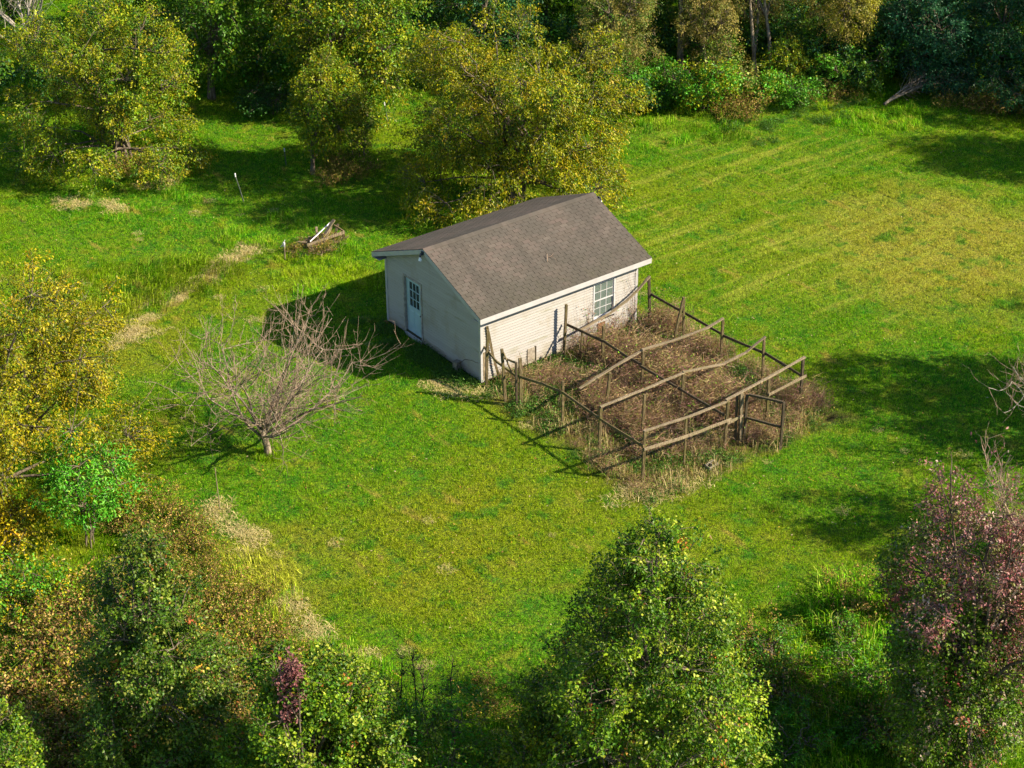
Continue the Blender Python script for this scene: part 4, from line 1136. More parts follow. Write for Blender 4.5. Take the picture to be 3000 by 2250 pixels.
# --- bare trees
def bare_tree(name, label, base, h, spread, seed, trunk_h=.9, trunk_r=.12, limbs=7, mats=(None, None), cz=None, up=.55, dens=1.0, leafy=0, palette=None, lean=(0, 0), bias=(0, 0), incl=(.5, 1.15), curl=.25):
    rng = np.random.default_rng(seed)
    e = thing(name, label, "tree", (base[0], base[1], float(ground_z(np.array(base[0]), np.array(base[1])))))
    big, small, ends = [], [], []
    def seg(p, d, ln, r0, r1, n, wander, upw):
        pts = [p]; d = d.copy()
        for i in range(n):
            d = unit(d + rng.normal(size=3)*wander + np.array([0, 0, upw])/n)
            pts.append(pts[-1] + d*ln/n)
        return np.array(pts), np.linspace(r0, r1, n+1)
    tp, tr = seg(np.array([0, 0, -.1]), unit(np.array([lean[0], lean[1], 1.])), trunk_h+.1, trunk_r, trunk_r*.8, 5, .06, .1)
    tr[0] *= 1.4
    trunk = [(tp, tr)]
    for i in range(limbs):
        az = i*2*np.pi/limbs + rng.uniform(-.35, .35)
        inc = rng.uniform(*incl)
        d = np.array([np.sin(inc)*np.cos(az), np.sin(inc)*np.sin(az), np.cos(inc)])
        ln = rng.uniform(.75, 1.1)*spread
        P1, R1 = seg(tp[rng.integers(3, 6)], d, ln, trunk_r*.42, trunk_r*.11, 9, .14, curl)
        big.append((P1, R1))
        for j in range(int(9*dens)):
            k = rng.integers(2, 10)
            dd = unit(P1[min(k, 9)]-P1[k-1] + rng.normal(size=3)*.75 + np.array([0, 0, .25]))
            P2, R2 = seg(P1[k], dd, rng.uniform(.3, .55)*spread, trunk_r*.115, .008, 6, .16, up)
            big.append((P2, R2))
            for m in range(int(7*dens)):
                k2 = rng.integers(1, 7)
                d3 = unit(dd*.5 + rng.normal(size=3)*.65 + np.array([0, 0, up]))
                room = max(.15, h - P2[k2][2])
                P3, R3 = seg(P2[k2], d3, min(rng.uniform(.35, 1.0)*.36*spread, room), .0085, .003, 4, .12, up)
                small.append((P3, R3)); ends.append(P3[-1])
                for q in range(int(2.6*dens)):
                    k3 = rng.integers(1, 5)
                    P4, R4 = seg(P3[k3], unit(d3+rng.normal(size=3)*.6+np.array([0, 0, .3])), rng.uniform(.12, .38), .0055, .0028, 3, .1, .3)
                    small.append((P4, R4)); ends.append(P4[-1])
    for P, _ in big+small:                     # the whole crown sways to one side with height
        P[:, :2] += np.array(bias)*np.clip((P[:, 2:3]-trunk_h*.9)/2.2, 0, 1.3)
    ends = [p+np.append(np.array(bias)*min(1.3, max(0, (p[2]-trunk_h*.9)/2.2)), 0) for p in ends]
    v, f = tubes_np(trunk, 9); obj_np("trunk", v, f, mats[0] or M_BARK, e, smooth=True)
    v, f = tubes_np(big, 5); obj_np("limbs", v, f, mats[0] or M_BARK, e)
    v, f = tubes_np(small, 3); obj_np("twigs", v, f, mats[1] or M_TWIG, e)
    if leafy:
        E_ = np.array(ends); idx = rng.choice(len(E_), leafy)
        V, F = leaves_np(E_[idx]+rng.normal(size=(leafy, 3))*.05, rng.normal(size=(leafy, 3))-np.array([0, 0, .5]), rng.normal(size=(leafy, 3)), rng.uniform(.06, .11, leafy), .5)
        obj_np("leaves", V, F, M_LEAF, e, tint=np.repeat(pal(rng, leafy, palette), 4, 0))
    return e
bare_tree("bare_tree", "leafless wide-spreading small tree on the lawn in front of shed door", (-7.68, .60), 4.6, 3.4, 79, .95, .12, 13, (M_BARKMID, M_TWIG), dens=1.0, leafy=14, palette=YELLOW, lean=(-.03, .03), bias=(.42, -.32), incl=(.6, 1.12), curl=.55, up=.42)
bare_tree("bare_tree", "leafless tree whose tan twigs reach in over the right edge", (11.35, -14.75), 5.2, 2.9, 72, 1.0, .12, 8, (M_GREYBARK, M_TWIG), dens=1.0)
bare_tree("dead_tree", "dead grey-limbed tree in the top left corner behind the big left tree", (.6, 36.5), 7.5, 4.0, 73, 2.0, .16, 7, (M_GREYBARK, M_GREYBARK), dens=.8, up=.3)
# purple tree's bare upper shoots
bare_tree("bare_sapling", "bare pinkish shoots standing above the purple half-bare tree", (-1.2, -21.6), 9.6, 1.9, 74, 6.6, .07, 6, (M_TWIG, M_TWIG), dens=.9, up=.9, leafy=500, palette=PURPLE)

def thin_saplings():
    rng = np.random.default_rng(81)
    spots = [(-12.3, -13.4, 3.1), (-11.75, -13.75, 3.3), (-11.2, -14.1, 3.0), (-11.5, -13.2, 2.3), (-12.6, -13.9, 2.6)]
    labs = ["thin dark sapling leftmost of the twiggy clump at the bottom edge", "thin dark sapling tallest of the twiggy clump at the bottom edge",
            "thin pale-leaved sapling rightmost of the twiggy clump at the bottom edge", "short thin sapling behind the twiggy clump at the bottom edge", "thin sapling lowest in front of the twiggy clump at the bottom edge"]
    for (x, y, h), lb in zip(spots, labs):
        e = thing("thin_sapling", lb, "sapling", (x, y, 0), "twiggy saplings at the bottom edge")
        z = np.linspace(-.05, h, 8)
        st = np.stack([np.cumsum(rng.normal(size=8)*.04), np.cumsum(rng.normal(size=8)*.04), z], 1)
        v, f = tubes_np([(st, np.linspace(.030, .010, 8))], 5); obj_np("stem", v, f, M_DARKTWIG, e)
        ln, ends = [], []
        for i in range(46):
            k = rng.integers(2, 8); d = unit(np.array([*rng.normal(size=2)*.6, 1.0]))
            p = st[k]; l = rng.uniform(.25, .8)*(1.1-.08*k)
            q = np.array([p, p+d*l*.5+rng.normal(size=3)*.03, p+d*l+rng.normal(size=3)*.04])
            ln.append((q, np.array([.010, .007, .004]))); ends += [q[1], q[2], (q[1]+q[2])/2]
        v, f = tubes_np(ln, 3); obj_np("twigs", v, f, M_DARKTWIG, e)
        E_ = np.array(ends); n = 170
        idx = rng.integers(len(E_), size=n)
        V, F = leaves_np(E_[idx]+rng.normal(size=(n, 3))*.05, rng.normal(size=(n, 3)), rng.normal(size=(n, 3))+np.array([0, 0, .8]), rng.uniform(.04, .075, n), .45)
        obj_np("leaves", V, F, M_LEAF, e, tint=np.repeat(pal(rng, n, GREEN+YG[:1]), 4, 0))
thin_saplings()

def fallen_branch():
    rng = np.random.default_rng(91)
    e = thing("fallen_branch", "fallen bare tan branch lying at the shaded top right wood edge", "branch", (28.55, 8.67, 0))
    lines = []; tw = []
    for k in range(5):
        d = np.array([3.4, -.6, .55]) + rng.normal(size=3)*np.array([.5, .9, .35])
        u = np.linspace(0, 1, 8)[:, None]
        L = np.array([0, 0, .08]) + u*d + np.array([0, 0, .25])*np.sin(u*3.14) + rng.normal(size=(8, 3))*.05*u
        lines.append((L, np.linspace(.075 if k == 0 else .05, .012, 8)))
        for j in range(44):
            i = rng.integers(2, 8); dd = unit(d + rng.normal(size=3)*1.6)
            tw.append((np.array([L[i], L[i]+dd*.3, L[i]+dd*rng.uniform(.5, 1.1)+rng.normal(size=3)*.08]), np.array([.014, .010, .005])))
    v, f = tubes_np(lines, 5); obj_np("limb", v, f, M_BARKMID, e)
    v, f = tubes_np(tw, 3); obj_np("twigs", v, f, M_BARKMID, e)
fallen_branch()
V, F = tubes_np([(np.array([(3.30, .72, 3.14), (3.38, .84, 3.23), (3.50, 1.0, 3.275)]), np.array([.010, .009, .006])), (np.array([(3.38, .84, 3.225), (3.56, .84, 3.225), (3.72, .93, 3.245)]), np.array([.007, .006, .004])),
                 (np.array([(3.56, .84, 3.22), (3.62, .72, 3.165), (3.60, .62, 3.12)]), np.array([.006, .005, .003]))], 5)
tag(obj_np("roof_twig", V, F, M_TWIG), "small forked twig lying on the sunny roof slope", "twig")

# --- off to the right: trees whose shade falls over the lawn
side = tree("deciduous_tree", "leafy tree beyond the right edge shading the middle of the lawn", "tree", (16.3, -16.0), ((0, 0, 4.6), 3.0, 3.6), group="trees shading the lawn from the right",
            seed=101, n_leaf=15000, size=.14, palette=GREEN+YG[:2], droop=.5, n_lobe=13, trunk_r=.15, gap=-.1, lowcut=.7)
for i, (x, y, sc, lb) in enumerate([(9.4, -19.2, .78, "leafy tree beyond the right edge shading the lower lawn"), (24.6, -13.6, .7, "leafy tree beyond the right edge shading a corner by the dry slope"),
                                    (33.5, -5.5, 1.0, "tall tree beyond the right edge shading the upper lawn"), (36.2, 1.2, 1.0, "tall tree beyond the right edge shading the blue-green trees"),
                                    (32.5, -2.2, .75, "leafy tree beyond the right edge near the upper lawn"), 
                                    (19.8, -19.5, 1.1, "large tree farthest out beyond the right edge")]):
    copy_tree(side, lb, (x, y, 0), 1.1+i*1.7, sc)

# ------------------------------------------------------------------ vines on the sunlit wall
def vines():
    rng = np.random.default_rng(111)
    e = thing("wall_vine", "dry climbing vine with few green leaves on the white wall around window", "vine", (5.2, -.03, 0))
    lines, lc = [], []
    for i in range(120):
        x = rng.uniform(-1.9, 1.4); hgt = min(2.35, abs(rng.normal())*.9+.35)*(1.0 if x > -1.2 else .75)
        n = 9; z = np.linspace(0, hgt, n); xx = x + np.cumsum(rng.normal(size=n)*.055)
        yy = -.012 - rng.uniform(0, .035, n)
        P = np.stack([xx, yy, z], 1)
        inw = (xx+5.2 > WIN[0]) & (xx+5.2 < WIN[1]) & (z > WIN[2]-.1) & (z < WIN[3])
        if inw.sum() > 2 and rng.random() < .6: continue
        lines.append((P, np.linspace(.0065, .0022, n)*rng.uniform(.6, 1.2)))
        for k in range(2):
            j = rng.integers(2, n); d = np.array([rng.normal()*.22, -.005, rng.uniform(-.05, .3)])
            lines.append((np.array([P[j], P[j]+d*.5, P[j]+d+np.array([0, 0, -.04])]), np.array([.004, .003, .0015])))
            lc.append(P[j]+d)
    v, f = tubes_np(lines, 3); obj_np("stems", v, f, M_TWIG, e)
    C = np.array(lc); n = len(C)
    V, F = leaves_np(C, rng.normal(size=(n, 3)), np.tile([0, -1., .2], (n, 1)), rng.uniform(.03, .075, n), .7)
    col = pal(rng, n, [((.20, .11, .06), 5), ((.12, .28, .02), 2), ((.28, .12, .05), 3)])
    obj_np("leaves", V, F, M_LEAF, e, tint=np.repeat(col, 4, 0))
vines()

# ------------------------------------------------------------------ scattered stuff (geometry-node instances of small tufts)
def scatter(name, label, cat, P, rot, scl, sources, mat=None):
    me = bpy.data.meshes.new(name)
    n = len(P)
    me.vertices.add(n); me.vertices.foreach_set("co", np.asarray(P, np.float32).ravel())
    for nm, arr in (("inst_rot", rot), ("inst_scl", scl)):
        a = me.attributes.new(nm, 'FLOAT_VECTOR', 'POINT'); a.data.foreach_set("vector", np.asarray(arr, np.float32).ravel())
    a = me.attributes.new("inst_idx", 'INT', 'POINT'); a.data.foreach_set("value", np.random.default_rng(n).integers(0, len(sources), n).astype(np.int32))
    o = link(bpy.data.objects.new(name, me))
    ng = bpy.data.node_groups.new(name, 'GeometryNodeTree')
    ng.interface.new_socket("Geometry", in_out='INPUT', socket_type='NodeSocketGeometry')
    ng.interface.new_socket("Geometry", in_out='OUTPUT', socket_type='NodeSocketGeometry')
    gi = ng.nodes.new("NodeGroupInput"); go = ng.nodes.new("NodeGroupOutput")
    iop = ng.nodes.new("GeometryNodeInstanceOnPoints"); iop.inputs["Pick Instance"].default_value = True
    join = ng.nodes.new("GeometryNodeJoinGeometry")
    for s in sources:
        oi = ng.nodes.new("GeometryNodeObjectInfo"); oi.inputs["Object"].default_value = s; oi.inputs["As Instance"].default_value = True
        ng.links.new(oi.outputs["Geometry"], join.inputs[0])
    def attr(nm, typ):
        a = ng.nodes.new("GeometryNodeInputNamedAttribute"); a.data_type = typ; a.inputs["Name"].default_value = nm
        return a.outputs["Attribute"]
    e2r = ng.nodes.new("FunctionNodeEulerToRotation")
    ng.links.new(attr("inst_rot", 'FLOAT_VECTOR'), e2r.inputs[0])
    ng.links.new(gi.outputs[0], iop.inputs["Points"]); ng.links.new(join.outputs[0], iop.inputs["Instance"])
    ng.links.new(attr("inst_idx", 'INT'), iop.inputs["Instance Index"])
    ng.links.new(e2r.outputs[0], iop.inputs["Rotation"]); ng.links.new(attr("inst_scl", 'FLOAT_VECTOR'), iop.inputs["Scale"])
    ng.links.new(iop.outputs[0], go.inputs[0])
    md = o.modifiers.new("scatter", 'NODES'); md.node_group = ng
    return tag(o, label, cat, None, 'stuff')

def source(name, V, F, mat, **kw):
    return bpy.data.objects.new(name, mesh_np(name, V, F, mat, **kw))   # never linked into the scene: only instanced

def blade_tile(seed, n, half, hmin, hmax, wid, lean, segs=1, dirbias=None):
    rng = np.random.default_rng(seed)
    p = rng.uniform(-half, half, (n, 2))
    cl = fnoise(seed, 16.0)(np.column_stack([p, np.zeros(n)]))
    h = rng.uniform(hmin, hmax, n)*np.clip(1+.55*cl, .3, 2)
    a = rng.uniform(0, 6.283, n)
    if dirbias is not None: a = dirbias + rng.normal(size=n)*.5
    tilt = np.abs(rng.normal(size=n))*lean if lean < 2 else rng.uniform(1.1, 1.45, n)
    off = np.stack([np.cos(a), np.sin(a)], 1)*(h*np.sin(tilt))[:, None]
    side = np.stack([-np.sin(a+rng.normal(size=n)), np.cos(a+rng.normal(size=n))], 1)*wid*rng.uniform(.6, 1.3, n)[:, None]
    z0 = np.full((n, 1), -.01)
    if segs == 1:
        V = np.stack([np.hstack([p-side/2, z0]), np.hstack([p+side/2, z0]), np.hstack([p+off, (h*np.cos(tilt))[:, None]])], 1)
        V = V.reshape(-1, 3); F = np.arange(3*n).reshape(-1, 3); k = 3
    else:
        tilt = np.minimum(tilt, 1.45); m = p+off*.45; mz = np.maximum(h*np.cos(tilt)*.75, .03)[:, None]
        tz = np.maximum((h*np.cos(tilt)*.72), .02)[:, None]
        V = np.stack([np.hstack([p-side/2, z0]), np.hstack([p+side/2, z0]), np.hstack([m-side*.4, mz]), np.hstack([m+side*.4, mz]), np.hstack([p+off*1.25, tz])], 1).reshape(-1, 3)
        i = np.arange(n)[:, None]*5
        F = np.concatenate([i+np.array([[0, 1, 3]]), i+np.array([[0, 3, 2]]), i+np.array([[2, 3, 4]])], 1).reshape(-1, 3); k = 5
    return V, F, np.repeat(rng.random(n), k)

def inside(poly, x, y):
    poly = np.array(poly); c = np.zeros(len(x), bool); j = len(poly)-1
    for i in range(len(poly)):
        xi, yi = poly[i]; xj, yj = poly[j]
        with np.errstate(divide='ignore', invalid='ignore'):
            c ^= ((yi > y) != (yj > y)) & (x < (xj-xi)*(y-yi)/(yj-yi)+xi)
        j = i
    return c
VIEW = [(-24, -12), (0, -30), (56, 14), (6, 58)]
SHED = [(.25, .25), (L_-.25, .25), (L_-.25, W_-.25), (.25, W_-.25)]
ENC = [(.0, .0), (-.15, -3.5), (-.1, -8.0), (3.5, -8.35), (6.2, -8.1), (7.7, -7.6), (7.7, -.6), (7.2, .2)]
MEADOW = [(-11.3, 2.4), (-11.0, -.6), (-11.15, -3.7), (-11.1, -6.9), (-11.2, -8.6), (-10.5, -10.6), (-10.3, -12.3), (-7.6, -14.6), (-3.3, -14.6), (-1.2, -14.5), (1.4, -16.1), (2.5, -18.0), (5, -21), (0, -30), (-26, -12), (-19, 4.5)]

def grid(step, jit, seed):
    rng = np.random.default_rng(seed)
    x, y = np.meshgrid(np.arange(-28, 58, step), np.arange(-32, 58, step))
    x = x.ravel()+rng.uniform(-jit, jit, x.size); y = y.ravel()+rng.uniform(-jit, jit, y.size)
    k = inside(VIEW, x, y) & ~inside(SHED, x, y)
    return x[k], y[k], rng

def lawn():
    src = [source("grass_tuft", *blade_tile(200+i, 1900, .53, .03, .10, .012, .6)[:2], M_GRASS, rnd=blade_tile(200+i, 1900, .53, .03, .10, .012, .6)[2]) for i in range(4)]
    x, y, rng = grid(1.0, .0, 5)
    n = len(x)
    scl = np.ones((n, 3)); scl[:, 2] = rng.uniform(.8, 1.3, n)
    k = inside(MEADOW, x, y); scl[k, 2] *= 1.8
    edge = np.clip(((x*.6+y*.8)-26)/8, 0, 1); scl[:, 2] *= 1+edge
    rot = np.zeros((n, 3)); rot[:, 2] = rng.integers(0, 4, n)*(math.pi/2)
    scatter("grass", "short mown green grass covering the lawn", "grass", np.stack([x, y, ground_z(x, y)], 1), rot, scl, src)
    # longer lying grass in drifts
    src = [source("long_grass_tuft", *t[:2], M_GRASS, rnd=t[2]) for t in (blade_tile(220+i, 420, .5, .16, .42, .013, 1.0, 2, .3) for i in range(3))]
    spots = []
    def drift(cx, cy, r, m, s0, ang):
        for _ in range(m):
            a, q = rng.uniform(0, 6.283), r*math.sqrt(rng.random())
            spots.append((cx+q*math.cos(a), cy+q*math.sin(a), s0*rng.uniform(.7, 1.3), ang+rng.normal()*.5))
    drift(-6.2, 13.4, 2.2, 26, 1.0, -.4); drift(-4.0, 12.6, 2.0, 22, 1.0, -.8); drift(-8.2, 12.2, 1.8, 16, 1.1, .2)
    drift(-.5, 9.5, 2.2, 18, .7, .5); drift(.5, 13.5, 2.0, 14, .7, .6); drift(1.4, 11.4, 1.2, 10, .7, 0)
    drift(-.8, -17.5, 2.2, 70, 1.5, 1.5); drift(-3.5, -17.0, 2.0, 50, 1.3, 2.0); drift(.5, -16.8, 1.4, 30, 1.5, .5); drift(-5.8, -18.6, 2.5, 50, 1.3, 1.0)
    drift(-12.5, -5.0, 1.8, 30, 1.0, 1.5); drift(-12.2, -10.0, 1.8, 26, 1.0, .5); drift(20, 12.6, 3, 26, .9, 0); drift(27.5, 9.4, 3, 28, .9, 2); drift(-2.0, 20.5, 2.5, 12, .7, 0)
    drift(-7.55, .5, .35, 5, .55, 0)
    s = np.array(spots)
    rot = np.zeros((len(s), 3)); rot[:, 2] = s[:, 3]
    scatter("long_grass", "longer tousled grass lying in drifts on the lawn and meadow", "grass", np.stack([s[:, 0], s[:, 1], ground_z(s[:, 0], s[:, 1])], 1), rot, np.repeat(s[:, 2:3], 3, 1), src)
lawn()

def weed_tile(seed, n, half, h0, h1, cols, leafcols, nleaf=7, ntw=4, ls=(.025, .06)):
    rng = np.random.default_rng(seed)
    lines, cc, lp = [], [], []
    Vs, Fs, Cs = [], [], []
    off = 0
    for i in range(n):
        p = np.append(rng.uniform(-half, half, 2), -.02); h = rng.uniform(h0, h1)
        d = np.append(rng.normal(size=2)*.28, 1.0)
        q = p + d*h
        col = cols[rng.integers(len(cols))]*np.exp(rng.normal()*.25)
        segs = [(p, q, .006)]
        for k in range(ntw):
            u = rng.uniform(.25, .95); s0 = p + d*h*u
            s1 = s0 + np.append(rng.normal(size=2)*.12, rng.uniform(.02, .16))*(.6+h)
            segs.append((s0, s1, .0042)); lp.append(s1); lp.append((s0+s1)/2)
        lp.append(q)
        for a, b, w in segs:
            t = unit(b-a); sd = unit(np.cross(t, rng.normal(size=3)))*w
            s2 = unit(np.cross(t, sd))*w
            Vs.append(np.stack([a-sd, a+sd, b, a-s2, a+s2, b])); Fs.append(np.array([[0, 1, 2], [3, 4, 5]])+off); off += 6
            Cs.append(np.tile(col, (6, 1)))
    lp = np.array(lp); m = n*nleaf
    idx = rng.integers(len(lp), size=m)
    V, F = leaves_np(lp[idx]+rng.normal(size=(m, 3))*.035, rng.normal(size=(m, 3)), rng.normal(size=(m, 3))+np.array([0, 0, .7]), rng.uniform(ls[0], ls[1], m), .5)
    c = pal(rng, m, leafcols)*np.exp(rng.normal(size=(m, 1))*.3)
    V0 = np.concatenate(Vs); F0 = np.concatenate(Fs); C0 = np.concatenate(Cs)
    return np.concatenate([V0, V]), np.concatenate([F0, F+len(V0)]), np.clip(np.concatenate([C0, np.repeat(c, 4, 0)]), .01, .8)

TAN = [np.array(c) for c in ((.44, .33, .16), (.34, .23, .12), (.52, .42, .22), (.26, .16, .10), (.34, .20, .17))]
def weeds():
    rng = np.random.default_rng(300)
    brown = [((.30, .17, .085), 4), ((.40, .27, .12), 3), ((.24, .12, .115), 3), ((.15, .32, .02), 5), ((.50, .39, .18), 2)]
    src = [source("dry_weed_tuft", *t[:2], M_DRY, tint=t[2]) for t in (weed_tile(310+i, 70, .45, .12, .72, TAN, brown, 4, 5, (.02, .05)) for i in range(4))]
    pts = []
    for _ in range(3000):
        x, y = rng.uniform(-.6, 8.2), rng.uniform(-8.8, .1)
        pts.append((x, y))
    p = np.array(pts); k = inside(ENC, p[:, 0], p[:, 1]); p = p[k]
    nf = fnoise(5, 2.2)(np.column_stack([p, np.zeros(len(p))]))
    # thinner on the bare left strip and along the wall
    d = np.clip((p[:, 0]-.2)/2.0, .25, 1)*np.clip((-p[:, 1]-.1)/.8, .3, 1)
    keep = rng.random(len(p)) < np.clip(.30+.6*nf, .03, 1)*d*.36
    p = p[keep]; nf = nf[keep]
    n = len(p)
    rot = np.zeros((n, 3)); rot[:, 2] = rng.uniform(0, 6.283, n)
    sc = rng.uniform(.5, 1.35, n)*(1+.45*nf)
    edge = (p[:, 1] < -6.9) | (p[:, 0] < .9)
    sc[edge] *= .85
    scatter("dry_weeds", "tangle of brown dry weeds filling the wooden enclosure", "weeds", np.column_stack([p, np.zeros(n)]), rot, np.repeat(sc[:, None], 3, 1), src)
    # meadow weeds at lower left and other rough corners
    straw = [((.30, .19, .06), 4), ((.18, .10, .045), 3.5), ((.08, .18, .012), 5), ((.44, .32, .11), 2), ((.28, .26, .015), 4)]
    src2 = [source("meadow_weed_tuft", *t[:2], M_DRY, tint=t[2]) for t in (weed_tile(330+i, 20, .5, .3, 1.0, [np.array(c) for c in ((.28, .19, .09), (.20, .12, .07), (.12, .19, .02), (.24, .26, .03))], straw, 26, 2, (.045, .095)) for i in range(4))]
    S_ = []
    def drift(cx, cy, r, m, s):
        for _ in range(m):
            a, q = rng.uniform(0, 6.283), r*math.sqrt(rng.random())
            S_.append((cx+q*math.cos(a), cy+q*math.sin(a), s*rng.uniform(.6, 1.3)))
    drift(-12.4, -1.0, 1.3, 22, .8); drift(-12.9, -3.4, 1.5, 34, .75); drift(-12.8, -6.0, 1.4, 34, .8); drift(-12.6, -8.8, 1.3, 26, .75); drift(-12.6, -11.2, 1.4, 20, .7)
    drift(-16.2, -4.2, 1.6, 40, 1.1); drift(-18.3, -6.2, 1.8, 55, 1.15); drift(-15.4, -6.6, 1.6, 40, 1.0); drift(-18.9, -8.3, 1.4, 34, 1.1)
    drift(-14.5, -9.5, 1.3, 24, .9); drift(-2.9, -15.4, .55, 12, .9); drift(-3.9, -16.3, 1.0, 12, .9); drift(.8, -16.2, 1.2, 12, .8); drift(-2.4, -18.6, 1.6, 16, .8)
    drift(-.9, 22.9, .9, 14, .6); drift(5.6, 17.2, 1.3, 20, .7); drift(22.6, 12.0, 1.0, 16, .8); drift(24.2, 13.2, 1.4, 20, .9); drift(32.0, 6.4, 1.8, 18, .8); drift(27.5, 11.2, 1.5, 16, .8); drift(33.0, 5.0, 1.6, 20, 1.0)
    drift(1.3, 11.9, .8, 14, .5); drift(.2, 11.9, .4, 6, .5); drift(-9.0, -14.0, 1.8, 18, .7); drift(-7.5, -15.5, 1.2, 8, .7)
    s = np.array(S_); n = len(s)
    rot = np.zeros((n, 3)); rot[:, 2] = rng.uniform(0, 6.283, n)
    scatter("meadow_weeds", "tall dry goldenrod-like weeds along the unmown edges", "weeds", np.column_stack([s[:, :2], ground_z(s[:, 0], s[:, 1])]), rot, np.repeat(s[:, 2:3], 3, 1), src2)
    # green low broad weeds in the enclosure and at the shed foot
    t = weed_tile(350, 30, .3, .05, .2, [np.array((.06, .14, .02))], [((.07, .20, .02), 4), ((.13, .25, .03), 3), ((.05, .13, .015), 3)], 14, 3)
    src3 = [source("green_weed_tuft", *t[:2], M_LEAF, tint=t[2])]
    q = []
    for _ in range(190): q.append((rng.uniform(-.4, 7.8), rng.uniform(-8.6, -.2)))
    for _ in range(30): q.append((rng.uniform(-.75, -.12), rng.uniform(.1, 3.0)))
    for _ in range(10): q.append((rng.uniform(-1.0, -.1), rng.uniform(3.0, 6.2)))
    for _ in range(30): q.append((rng.uniform(.2, 3.0), rng.uniform(-2.8, -.2)))
    for _ in range(60): q.append((rng.uniform(21, 29), rng.uniform(8.8, 13)))
    q = np.array(q); n = len(q); rot = np.zeros((n, 3)); rot[:, 2] = rng.uniform(0, 6.283, n)
    scatter("green_weeds", "low green broad-leaved weeds at the shed foot and in the enclosure", "weeds", np.column_stack([q, ground_z(q[:, 0], q[:, 1])]), rot, np.repeat(rng.uniform(.6, 1.3, (n, 1)), 3, 1), src3)
weeds()

def straw_and_stalks():
    rng = np.random.default_rng(500)
    m, nt, out = newmat("straw_blade")
    rnd = N(nt, "ShaderNodeAttribute", attribute_name="rnd").outputs["Fac"]
    cr = N(nt, "ShaderNodeValToRGB", {0: rnd}); e = cr.color_ramp
    e.elements[0].position = 0; e.elements[0].color = (.28, .19, .08, 1)
    e.elements[1].position = .84; e.elements[1].color = (.16, .30, .02, 1)
    for p_, c_ in ((.3, (.48, .38, .15, 1)), (.55, (.62, .52, .24, 1)), (.72, (.34, .26, .08, 1)), (.8, (.24, .15, .12, 1))):
        k = e.elements.new(p_); k.color = c_
    e.interpolation = 'CONSTANT'
    principled(nt, out, cr.outputs[0], .75, .1)
    tall = [source("plot_grass_tuft", *t[:2], m, rnd=t[2]) for t in (blade_tile(520+i, 60, .34, .12, .46, .011, .7, 2) for i in range(3))]
    p = np.column_stack([rng.uniform(-.5, 8.0, 1500), rng.uniform(-8.9, -.1, 1500)])
    k = inside([(-.2, -1.2), (-.3, -8.5), (3.5, -8.9), (6.2, -8.5), (8.0, -7.8), (7.9, -.6), (.4, -.3)], p[:, 0], p[:, 1])
    nf = fnoise(77, 1.7)(np.column_stack([p, np.zeros(len(p))]))
    rim = (p[:, 1] < -6.6) | (p[:, 0] > 6.6) | (p[:, 0] < 1.0)
    k &= rng.random(len(p)) < np.where(rim, .36, .14)*(1+.8*nf)
    p = p[k]; n = len(p); rot = np.zeros((n, 3)); rot[:, 2] = rng.uniform(0, 6.283, n)
    scatter("plot_grass", "tall tan and green grass stalks standing among the weeds of the enclosure", "grass", np.column_stack([p, np.zeros(n)]), rot, np.repeat(rng.uniform(.55, 1.15, (n, 1)), 3, 1), tall)
    flat = [source("straw_wisp", *t[:2], m, rnd=t[2]*.42+.30) for t in (blade_tile(540+i, 150, .42, .07, .19, .013, 3.0, 2) for i in range(3))]
    q = [p_ for p_ in STRAW if p_[0] < 12]
    pts = [(x+rng.normal()*.16, y+rng.normal()*.16, rng.uniform(.6, 1.15)) for x, y in q for _ in range(3)]
    for _ in range(80):
        pts.append((rng.uniform(-12, 10), rng.uniform(-14, 22), rng.uniform(.25, .6)))
    for _ in range(26):
        u = rng.uniform(-4.6, 4.6); pts.append((-4.35+.897*u+rng.normal()*.12, 11.65+.4415*u+rng.normal()*.14, rng.uniform(.4, .8)))
    a = np.array(pts); k = ~inside([(-.5, -.5), (L_+.5, -.5), (L_+.5, W_+.5), (-.5, W_+.5)], a[:, 0], a[:, 1]); a = a[k]
    n = len(a); rot = np.zeros((n, 3)); rot[:, 2] = rng.uniform(0, 6.283, n)
    scatter("straw", "bleached straw and hay wisps lying on the lawn and along the mown edge", "straw", np.column_stack([a[:, :2], ground_z(a[:, 0], a[:, 1])+.04]), rot, np.repeat(a[:, 2:3], 3, 1), flat)
def bramble():
    rng = np.random.default_rng(610)
    ln = []
    for _ in range(420):
        x, y = rng.uniform(.9, 7.3), rng.uniform(-7.6, -.4)
        if rng.random() > .35+.65*(x > 2.2): continue
        a = rng.uniform(0, 6.283); l = rng.uniform(.4, 1.1); hgt = rng.uniform(.2, .62)
        u = np.linspace(0, 1, 6)
        P = np.stack([x+np.cos(a)*l*u, y+np.sin(a)*l*u, hgt*4*u*(1-u*.86)*.62], 1)+rng.normal(size=(6, 3))*.02
        P[:, 2] = np.maximum(P[:, 2], .0)
        ln.append((P, np.linspace(.009, .004, 6)))
    V, F = tubes_np(ln, 3)
    tag(obj_np("bramble_canes", V, F, M_TWIG), "pinkish tan bramble canes arching over the weeds of the enclosure", "brambles", None, 'stuff')
bramble()
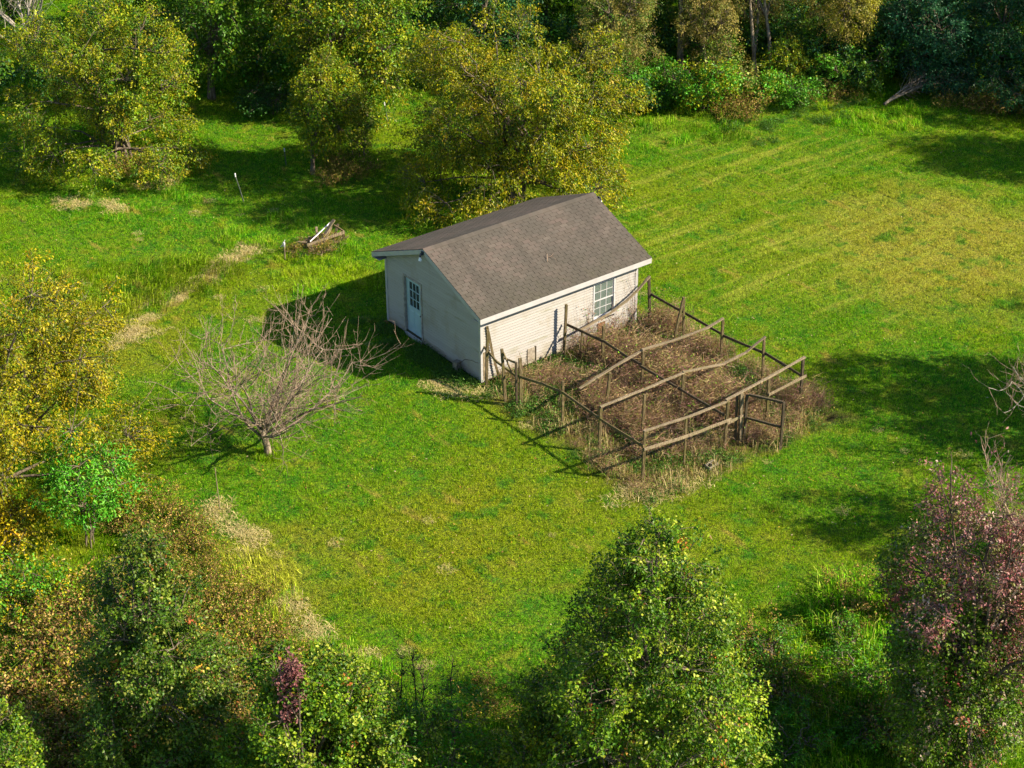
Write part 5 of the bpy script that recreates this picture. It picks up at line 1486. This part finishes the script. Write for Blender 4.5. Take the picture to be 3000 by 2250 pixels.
STRAW = [(-10.38, -1.1), (-10.4, -1.54), (-10.43, -2.11), (-10.44, -2.54), (-10.41, -3.0), (-10.7, -3.77), (-10.79, -4.54), (-11.14, -5.74), (-11.16, -6.38), (-11.18, -7.12), (-11.16, -7.89), (-10.71, -9.1), (-10.92, -9.3), (-3.61, 12.3), (-3.16, 12.42), (-2.62, 12.71), (-2.06, 13.01), (-1.67, 13.19), (-1.32, 13.27), (-1.02, 13.28), (-5.01, 11.79), (-4.68, 11.89), (-6.17, 12.02), (-5.83, 11.97), (-6.86, 11.02), (-7.73, 10.0), (-7.21, 10.0), (-4.54, 21.48), (-4.34, 21.05), (-3.96, 21.02), (-3.24, 20.46), (-3.15, 19.83), (-0.55, 20.92), (-0.11, 21.16), (-1.36, 20.97), (-7.35, 13.62), (-7.46, 14.16), (-8.03, 13.7), (0.57, -8.4), (-0.02, -8.25), (-0.48, -7.74), (1.17, -8.55), (6.77, -7.17), (7.5, -7.37), (-1.2, 0.91), (-1.05, 0.6), (-0.84, -0.13), (-0.28, -0.38), (17.8, -2.32), (18.93, -2.22), (19.91, -2.49), (20.9, -2.76), (16.53, -3.24), (16.33, -1.17), (16.23, -0.1), (18.02, 2.11), (16.15, -2.47), (21.44, 7.54), (18.11, 10.17), (18.84, 12.15), (17.31, 6.0), (16.9, 6.9)]
straw_and_stalks()

def fallen_leaves():
    rng = np.random.default_rng(400)
    n = 5200
    x = rng.uniform(-13, 34, n*3); y = rng.uniform(-20, 30, n*3)
    k = inside(VIEW, x, y) & ~inside([(-.4, -.4), (L_+.4, -.4), (L_+.4, W_+.4), (-.4, W_+.4)], x, y)
    x, y = x[k][:n], y[k][:n]; n = len(x)
    c = np.stack([x, y, ground_z(x, y)+rng.uniform(.05, .085, n)], 1)
    V, F = leaves_np(c, np.append(rng.normal(size=(n, 2)), rng.normal(size=(n, 1))*.2, 1), np.tile([0, 0, 1.], (n, 1))+rng.normal(size=(n, 3))*.3, rng.uniform(.035, .085, n), .6)
    col = pal(rng, n, [((.45, .32, .02), 4), ((.40, .24, .05), 3), ((.30, .14, .05), 3), ((.45, .36, .20), 4), ((.3, .08, .04), 1)])
    tag(obj_np("fallen_leaves", V, F, M_LEAF, tint=np.repeat(col, 4, 0)), "scattered yellow and brown fallen leaves on the grass", "leaves", None, 'stuff')
fallen_leaves()
